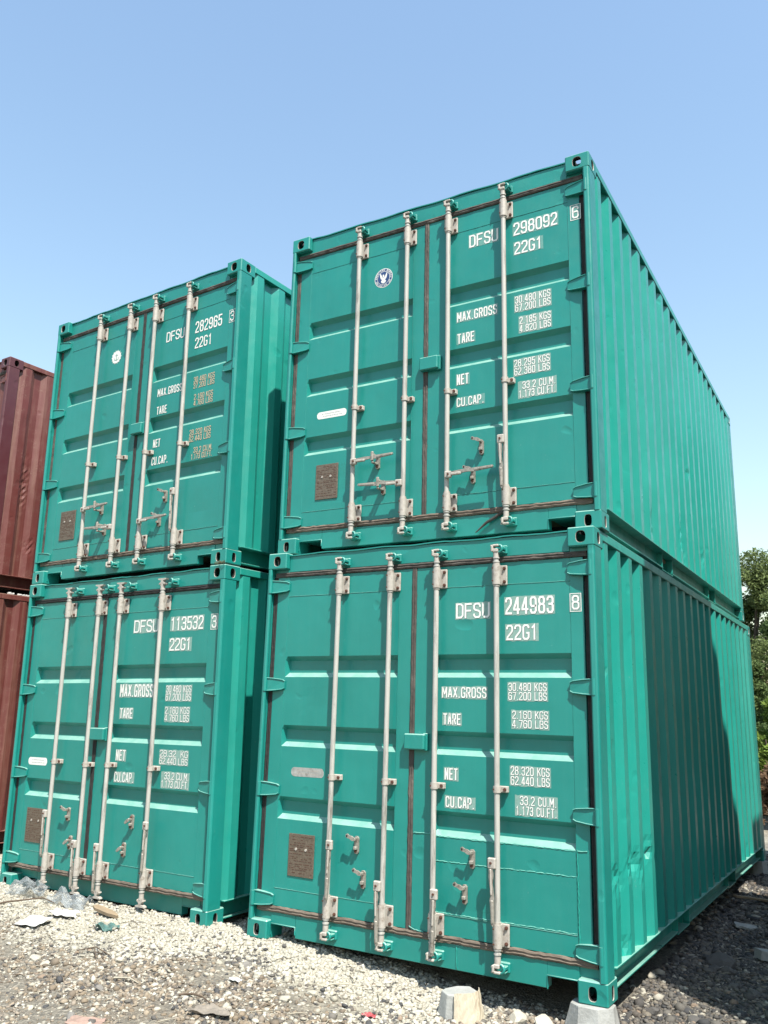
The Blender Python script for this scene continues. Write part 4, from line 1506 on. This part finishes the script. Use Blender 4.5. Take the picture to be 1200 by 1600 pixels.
for k in range(12):
    place_rock(rg.uniform(.03, .8), rg.uniform(.2, 2.4), rg.uniform(.025, .05), 'dark', 'dark angular rock on the ground beside the right stack', 'dark rocks beside the right stack')
for k in range(8):
    place_rock(rg.uniform(-.75, .5), rg.uniform(-.35, .45), rg.uniform(.025, .045), rg.choice(['tan', 'grey']), 'brownish grey rock near the right corner of the right stack', 'rocks near the right corner casting')
for k in range(5):
    place_rock(rg.uniform(-.1, .6), rg.uniform(4.6, 6.0), rg.uniform(.04, .07), 'tan', 'tan rock on the sunlit strip far along the right stack', 'tan rocks on the far sunlit strip')
for (x, y, s, lab) in ((-.50, -.02, .065, 'grey angular rock on the ground between the two pale blocks'), (-.36, .0, .060, 'pale pointed rock just left of the block under the right corner casting'),
                       (.22, 1.9, .10, 'largest dark rock in the shade beside the right stack')):
    place_rock(x, y, s, 'pale' if 'pale' in lab else ('dark' if 'dark' in lab else 'grey'), lab, None)

# white crumbs on the lower red-brown container's top
rub = MB()
for k in range(16):
    a = random.uniform(.3, 1.1)
    rub.box(-.05+random.uniform(-.012, .012), -.02+random.uniform(-.01, .02), a, a+random.uniform(.015, .03), 2.588, 2.588+random.uniform(.01, .025), .004)
rb = link('stone_crumbs', rub.mesh('stone_crumbs', PAPER), None, (-6.66, .55, .02), (.01, -.006, -.039))
tag(rb, 'pale stone crumbs lying on the rail between the two red-brown containers', 'rubble', kind='stuff')
# dry moss tuft wedged between the left stack's corner castings
mo = MB()
for k in range(70):
    a = random.uniform(0, 2*PI); b = random.uniform(.2, 1.2); l = random.uniform(.012, .035)
    p = Vector((random.uniform(-.10, .0), random.uniform(-.016, .004), random.uniform(-.004, .010)))
    q = p+Vector((math.cos(a)*math.cos(b)*l, -abs(math.sin(a)*math.cos(b))*l*.5, math.sin(b)*l*.7))
    mo.tube([p, (p+q)/2+Vector((0, -.002, .002)), q], [.0012, .0011, .0005], 3)
tag(link('dry_moss', mo.mesh('dry_moss', GRASSD), None, (-2.885, .036, 2.560)), 'dry brown tuft wedged between the stacked corner castings of the left stack', 'moss', kind='stuff')

# ------------------------------------------------------------------ blocks and litter
def hull_thing(name, pts, mats, loc, rz, label, cat, mi_fn=None):
    bm_ = MB()
    bot, top = pts
    n = len(bot)
    vs = list(bot)+list(top)
    bm_.add(vs, [tuple(reversed(range(n)))], 0)
    bm_.add(vs, [tuple(range(n, 2*n))], 0)
    for i in range(n):
        bm_.add(vs, [(i, (i+1) % n, (i+1) % n+n, i+n)], mi_fn(i) if mi_fn else 0)
    o = link(name, bm_.mesh(name, mats), None, loc, (0, 0, rz))
    md = o.modifiers.new('bevel', 'BEVEL'); md.width = .005; md.segments = 2; md.limit_method = 'ANGLE'
    return tag(o, label, cat)

def octa(rx, ry, z, jit, seed, n=8, ph=.2):
    r = random.Random(seed)
    return [(rx*math.cos(2*PI*i/n+ph)*(1+r.uniform(-jit, jit)), ry*math.sin(2*PI*i/n+ph)*(1+r.uniform(-jit, jit)), z+r.uniform(-jit, jit)*.08) for i in range(n)]
g1 = float(gz(-.80, -.19))
blk = bpy.data.objects.new('concrete_block', None); C.objects.link(blk)
blk.location = (-.765, -.190, g1-.02); blk.scale = (1.14, 1.1, 1.02); blk.rotation_euler = (.02, -.03, .35)
tag(blk, 'faceted pale block with torn tan wrapping, on gravel in front of the right stack', 'block')
mbk = MB(); b0 = octa(.112, .095, 0, .09, 1); t0 = octa(.088, .074, .145, .12, 2)
vs = b0+t0
mbk.add(vs, [tuple(reversed(range(8))), tuple(range(8, 16))]+[(i, (i+1) % 8, (i+1) % 8+8, i+8) for i in range(8)])
core_o = link('core', mbk.mesh('core', CONC), blk)
md = core_o.modifiers.new('bevel', 'BEVEL'); md.width = .005; md.segments = 2
wr = MB()
nn_, rows = 14, 6
vs = []
r_ = random.Random(5)
for j in range(rows):
    t = j/(rows-1)
    rx = .118*(1-t)+.096*t; ry = .101*(1-t)+.082*t
    for i in range(nn_):
        a = -1.75+2.1*i/(nn_-1)
        k = 1+r_.uniform(-.02, .035)
        vs.append((rx*math.cos(a)*k, ry*math.sin(a)*k, -.005+.160*t+r_.uniform(-.004, .004)))
fs = [(j*nn_+i, j*nn_+i+1, (j+1)*nn_+i+1, (j+1)*nn_+i) for j in range(rows-1) for i in range(nn_-1)]
wr.add(vs, fs)
vs2 = [vs[i] for i in range(nn_)]+[(p[0]*1.22+.01, p[1]*1.30-.02, -.010+r_.uniform(0, .012)) for p in vs[:nn_]]
wr.add(vs2, [(i+nn_, i+nn_+1, i+1, i) for i in range(nn_-1)])
wo = link('wrapping', wr.mesh('wrapping', PALEW), blk)
sd = wo.modifiers.new('thick', 'SOLIDIFY'); sd.thickness = .003

hull_thing('concrete_block', (octa(.150, .13, 0, .07, 3, 8, .35), octa(.125, .108, .124, .07, 4, 8, .35)), CONC,
           (-.100, .055, -.127), .1, 'grey faceted concrete block under the right front corner of the right stack', 'block')
for (x, y, lab) in ((-2.36, 5.9, 'concrete block under the far left corner of the right stack'), (-.09, 5.93, 'concrete block under the far right corner of the right stack')):
    hull_thing('concrete_block', (octa(.13, .12, 0, .05, 6), octa(.12, .11, .15, .05, 8)), CONC, (x, y, -.152), .5, lab, 'block')

def sheet(name, w, d, mat, loc, rot, label, cat, amp=.01, seed=0, n=12, thick=.002, outline=None, fold=0):
    r = np.random.default_rng(seed)
    mb = MB()
    ph = r.uniform(0, 6, 8)
    vs = []
    for j in range(n):
        for i in range(n):
            u, v = i/(n-1)-.5, j/(n-1)-.5
            z = amp*(math.sin(u*6+ph[0])*math.cos(v*5+ph[1])+.6*math.sin(u*13+v*9+ph[2])+.5*math.sin(v*17-u*8+ph[3]))+r.uniform(-.15, .15)*amp
            k = 1+.14*math.sin(math.atan2(v, u)*3+ph[4])+.07*math.sin(math.atan2(v, u)*7+ph[5]) if outline else 1
            z += fold*abs(u)
            vs.append((u*w*k, v*d*k, z))
    mb.add(vs, [(j*n+i, j*n+i+1, (j+1)*n+i+1, (j+1)*n+i) for j in range(n-1) for i in range(n-1)], 0, False)
    o = link(name, mb.mesh(name, mat), None, loc, rot)
    sm = o.modifiers.new('thick', 'SOLIDIFY'); sm.thickness = thick
    return tag(o, label, cat)
def G(x, y, h=0): return (x, y, float(gz(x, y))+h)
sheet('plastic_film', .34, .16, FILM, G(-4.66, -.03, .06), (.35, 0, .1), 'crumpled clear plastic film heaped against the left corner of the left green stack', 'plastic film', .034, 1, 30, .0006, True)
sheet('plastic_film', .42, .19, FILM, G(-4.16, -.03, .045), (.2, .08, -.1), 'longer crumpled clear plastic film below the left bar handles of the left stack', 'plastic film', .030, 2, 34, .0006, True)
sheet('paper_sheet', .21, .16, PAPER, G(-3.93, -.52, .030), (.18, -.05, .05), 'square white sheet lying on the gravel in front of the left stack', 'paper', .003, 3)
sheet('paper_sheet', .20, .11, PAPER, G(-3.88, -.30, .032), (.1, .1, .3), 'creased white scrap behind the square sheet, left of the wooden board', 'paper', .008, 4, outline=True)
sheet('paper_sheet', .20, .14, PAPER, G(-4.72, -.42, .025), (.1, .03, -.2), 'flat white scrap at the left edge on the gravel', 'paper', .004, 5)
sheet('cloth_scrap', .15, .07, TEALS, G(-3.34, -.40, .030), (.1, 0, .2), 'small crumpled teal scrap on the pale gravel in front of the left stack', 'scrap', .014, 6, outline=True)
sheet('plastic_scrap', .09, .06, REDP, G(-2.83, -1.66, .022), (0, .1, .3), 'red scrap in the lower left corner of the yard', 'scrap', .006, 7, outline=True)
sheet('card_piece', .18, .10, PINKB, G(-2.27, -1.46, .018), (.05, .05, .5), 'pinkish card lying at the bottom edge, left of centre', 'card', .005, 8)
sheet('plastic_scrap', .07, .05, REDP, G(-1.14, -.53, .02), (0, .1, .3), 'small red scrap at the bottom edge, centre', 'scrap', .004, 9, outline=True)
sheet('card_piece', .20, .10, KRAFT, G(-1.79, -1.05, .022), (.05, .05, .4), 'flattened grey piece of packaging at the bottom edge', 'card', .008, 10, outline=True)
sheet('paper_sheet', .07, .04, PAPER, G(-1.93, -.70, .02), (0, .1, .1), 'tiny white scrap on the mixed gravel of the foreground', 'paper', .003, 11)
sheet('card_piece', .17, .10, CONC, G(.22, 3.05, .03), (.05, .1, .3), 'flat grey slab in the shade, nearer the right stack', 'slab', .004, 12, thick=.02)

def board(name, l, w, h, mat, loc, rot, label, cat):
    mb = MB(); mb.box(-l/2, l/2, -w/2, w/2, -h/2, h/2, .003)
    o = link(name, mb.mesh(name, mat), None, loc, rot)
    return tag(o, label, cat)
# a split board is tapered
mbb = MB()
out = [(-.17, -.035), (-.10, -.05), (.08, -.045), (.17, -.012), (.18, .012), (.06, .045), (-.12, .05), (-.18, .02)]
mbb.prism([(a*.85, b_*.62) for a, b_ in out], -.010, .010)
tag(link('wooden_board', mbb.mesh('wooden_board', WOOD), None, G(-3.63, -.14, .035), (PI/2+.12, .08, -.15)), 'split tan board lying on gravel in front of the left stack doors', 'board')
mbb = MB(); mbb.prism([(-.09, -.045), (.08, -.05), (.095, .04), (.02, .05), (-.085, .048)], -.03, .03)
tag(link('brick', mbb.mesh('brick', CONC), None, G(.50, 2.18, .03), (PI/2, .15, .6)), 'grey half brick lying in the shade at the right edge', 'brick')
board('timber_strip', .42, .05, .02, WOOD, G(.12, 4.15, .05), (.0, .15, .9), 'thin slat leaning on the ground beside the far part of the right stack', 'slat')
board('timber_strip', .50, .06, .03, PALET, G(-2.64, .70, .06), (0, -.04, .35), 'pale slat lying on the ground between the two green stacks', 'slat')

stk = MB()
rs_ = random.Random(4)
for k in range(260):
    x, y = (rs_.uniform(-4.4, .7), rs_.uniform(-1.7, -.1)) if k < 200 else (rs_.uniform(.05, .9), rs_.uniform(.3, 4))
    z = float(gz(x, y))+.010
    a = rs_.uniform(0, PI); l = rs_.uniform(.015, .07)
    d = Vector((math.cos(a)*l, math.sin(a)*l, rs_.uniform(-.004, .010)))
    p = Vector((x, y, z))
    stk.tube([p-d, p+Vector((rs_.uniform(-.006, .006), rs_.uniform(-.006, .006), .004)), p+d], [.0018, .0024, .001], 4, k % 2)
tag(link('dry_litter', stk.mesh('dry_litter', [TWIG, PALET])), 'thin dry sticks and chips scattered through the gravel', 'litter', kind='stuff')

def twig(pts, r, mat, label, loc):
    mb = MB(); mb.tube(pts, [r*(1-.6*i/(len(pts)-1)) for i in range(len(pts))], 6)
    return tag(link('twig', mb.mesh('twig', mat), None, loc), label, 'twig')
twig([(-.25, -.16, .0), (-.15, -.08, .03), (-.02, .0, .05), (.10, .05, .07), (.22, .06, .05)], .008, TWIG, 'dark crooked twig among the plastic film at the left stack', G(-4.32, -.28, .01))
twig([(-.12, 0, 0), (-.04, .02, .015), (.05, .0, .02), (.13, -.03, .012)], .007, TWIG, 'short dark twig on the mixed gravel of the foreground, lower left', G(-1.95, -1.0, .02))
twig([(-.08, .10, 0), (-.03, .04, .012), (.02, -.02, .012), (.05, -.10, .005)], .006, PALET, 'bleached curved twig on the gravel left of the right stack corner', G(-2.36, -.28, .015))
twig([(-.12, -.06, 0), (-.05, .0, .012), (.03, .03, .012), (.12, .06, .004)], .005, PALET, 'thin bleached twig left of the pale faceted block', G(-1.42, -.35, .015))
twig([(-.05, .07, 0), (0, 0, .012), (.05, -.08, .004)], .005, PALET, 'short bleached twig right of the thin bleached one', G(-1.20, -.33, .015))
twig([(-.10, 0, 0), (0, .02, .012), (.10, .0, .004)], .006, PALET, 'short pale twig at the lower left of the foreground', G(-2.50, -.98, .015))
wire = MB()
for (a, b) in (((-.12, .0), (.12, .05)), ((-.10, .06), (.10, -.04))):
    wire.tube([(a[0], a[1], .0), ((a[0]+b[0])/2, (a[1]+b[1])/2+.02, .03), (b[0], b[1], .0)], .0035, 5)
tag(link('wire_scrap', wire.mesh('wire_scrap', TWIG), None, G(-3.02, -.80, .012)), 'tangled thin dark wire on the gravel at the left foreground', 'wire')

# ------------------------------------------------------------------ trees beyond the right stack
def leaves(name, clumps, per, size, mat, seed, flat=.8, droop=0.0):
    r = np.random.default_rng(seed)
    cs = np.array(clumps)
    n = per*len(cs)
    idx = np.repeat(np.arange(len(cs)), per)
    d = r.normal(size=(n, 3)); d /= np.linalg.norm(d, axis=1)[:, None]
    rad = r.uniform(.15, 1, n)**.5
    P = cs[idx, :3]+d*rad[:, None]*cs[idx, 3:4]*np.array([1, 1, flat])
    a = r.normal(size=(n, 3)); a[:, 2] = a[:, 2]*.7-droop; a /= np.linalg.norm(a, axis=1)[:, None]
    b = np.cross(a, r.normal(size=(n, 3))); b /= np.linalg.norm(b, axis=1)[:, None]
    s = size*r.uniform(.6, 1.4, n)[:, None]
    V = np.stack([P-a*s, P-b*s*.38, P+a*s, P+b*s*.38], 1)
    me = bpy.data.meshes.new(name)
    me.vertices.add(n*4); me.vertices.foreach_set('co', V.reshape(-1).astype(np.float32))
    me.loops.add(n*4); me.loops.foreach_set('vertex_index', np.arange(n*4, dtype=np.int32))
    me.polygons.add(n)
    me.polygons.foreach_set('loop_start', np.arange(0, n*4, 4, dtype=np.int32))
    me.polygons.foreach_set('loop_total', np.full(n, 4, dtype=np.int32))
    me.update(calc_edges=True)
    at = me.attributes.new('tint', 'FLOAT', 'POINT')
    tint = np.clip(.45+.35*r.standard_normal(len(cs))[idx]*.6+r.uniform(-.3, .3, n), 0, 1)
    at.data.foreach_set('value', np.repeat(tint, 4).astype(np.float32))
    me.materials.append(mat)
    return me

def tree(x, y, h, rad, mat, seed, label, per=150, leaf=.10, low=.25, name='tree', nclump=55, cat='tree', grp=None):
    r = random.Random(seed)
    root = bpy.data.objects.new(name, None); C.objects.link(root)
    root.location = (x, y, -.15)
    tag(root, label, cat, grp)
    tr = MB()
    top = Vector((r.uniform(-.3, .3), r.uniform(-.3, .3), h*.72))
    tr.tube([(0, 0, -.1), top*.25+Vector((.08, 0, 0)), top*.6, top], [h*.028, h*.022, h*.014, h*.005], 9)
    clumps = []
    for k in range(nclump):
        t = low+(1-low)*(k+.5)/nclump
        prof = math.sin(min(1, (t-low)/(1-low)*.9+.12)*PI)**.6
        a = r.uniform(0, 2*PI); rr0 = rad*prof*r.uniform(.25, 1.05)
        c = Vector((math.cos(a)*rr0, math.sin(a)*rr0, h*t*r.uniform(.93, 1.04)))
        cr = rad*r.uniform(.14, .34)
        clumps.append((c.x, c.y, c.z, cr))
        if k % 3 == 0:
            base = top*max(.15, min(.95, t*.8))
            tr.tube([base, base.lerp(c, .5)+Vector((0, 0, .05*h*.3)), c], [h*.009, h*.006, h*.002], 5)
    link('trunk', tr.mesh('trunk', BARK), root)
    link('crown', leaves('crown', clumps, per, leaf, mat, seed, .75), root)
    return root
tree(-1.35, 17.5, 5.4, 1.7, LEAFO, 1, 'olive tree with feathery top just right of the right stack, highest in the gap', 800, .045, .25, nclump=60)
tree(-.0, 15.2, 4.3, 1.3, LEAFD, 2, 'dark shrubby tree in front of the olive one at the right edge', 800, .045, .12, nclump=60)
tree(-.85, 12.4, 2.6, .9, LEAFD, 3, 'dark low bush against the end of the right stack', 500, .04, .05, 'bush', 40, 'bush')
tree(-.38, 11.2, 1.9, .75, LEAFB, 4, 'bright green leafy bush at the right edge above the dead brush', 300, .055, .20, 'bush', 34, 'bush')
tree(-.30, 10.2, .95, .65, LEAFX, 5, 'dead brown brush at the foot of the bright green bush', 200, .05, .05, 'bush', 26, 'bush')
tree(-3.6, 19.5, 5.6, 2.2, LEAFD, 6, 'dark tree behind the right stack, mostly hidden by it', 200, .12, .1, nclump=50)
for i, (x, y, h, rd_, mt_) in enumerate(((2.0, 17.5, 6.2, 2.0, LEAFO), (4.6, 19, 7.2, 2.4, LEAFD), (8, 20, 6.5, 2.4, LEAFO), (12, 19, 7, 2.5, LEAFD))):
    tree(x, y, h, rd_, mt_, 20+i, ['rounded olive tree right of the dark shrubby tree', 'tall dark tree beyond the right edge of the frame', 'olive tree beyond the tall dark one to the right', 'last dark tree far to the right'][i], 150, .13, .1, nclump=45)
tree(.9, 12.4, 2.0, 1.0, LEAFB, 31, 'bright low bush just beyond the right edge of the frame', 120, .09, .05, 'bush', 30, 'bush')
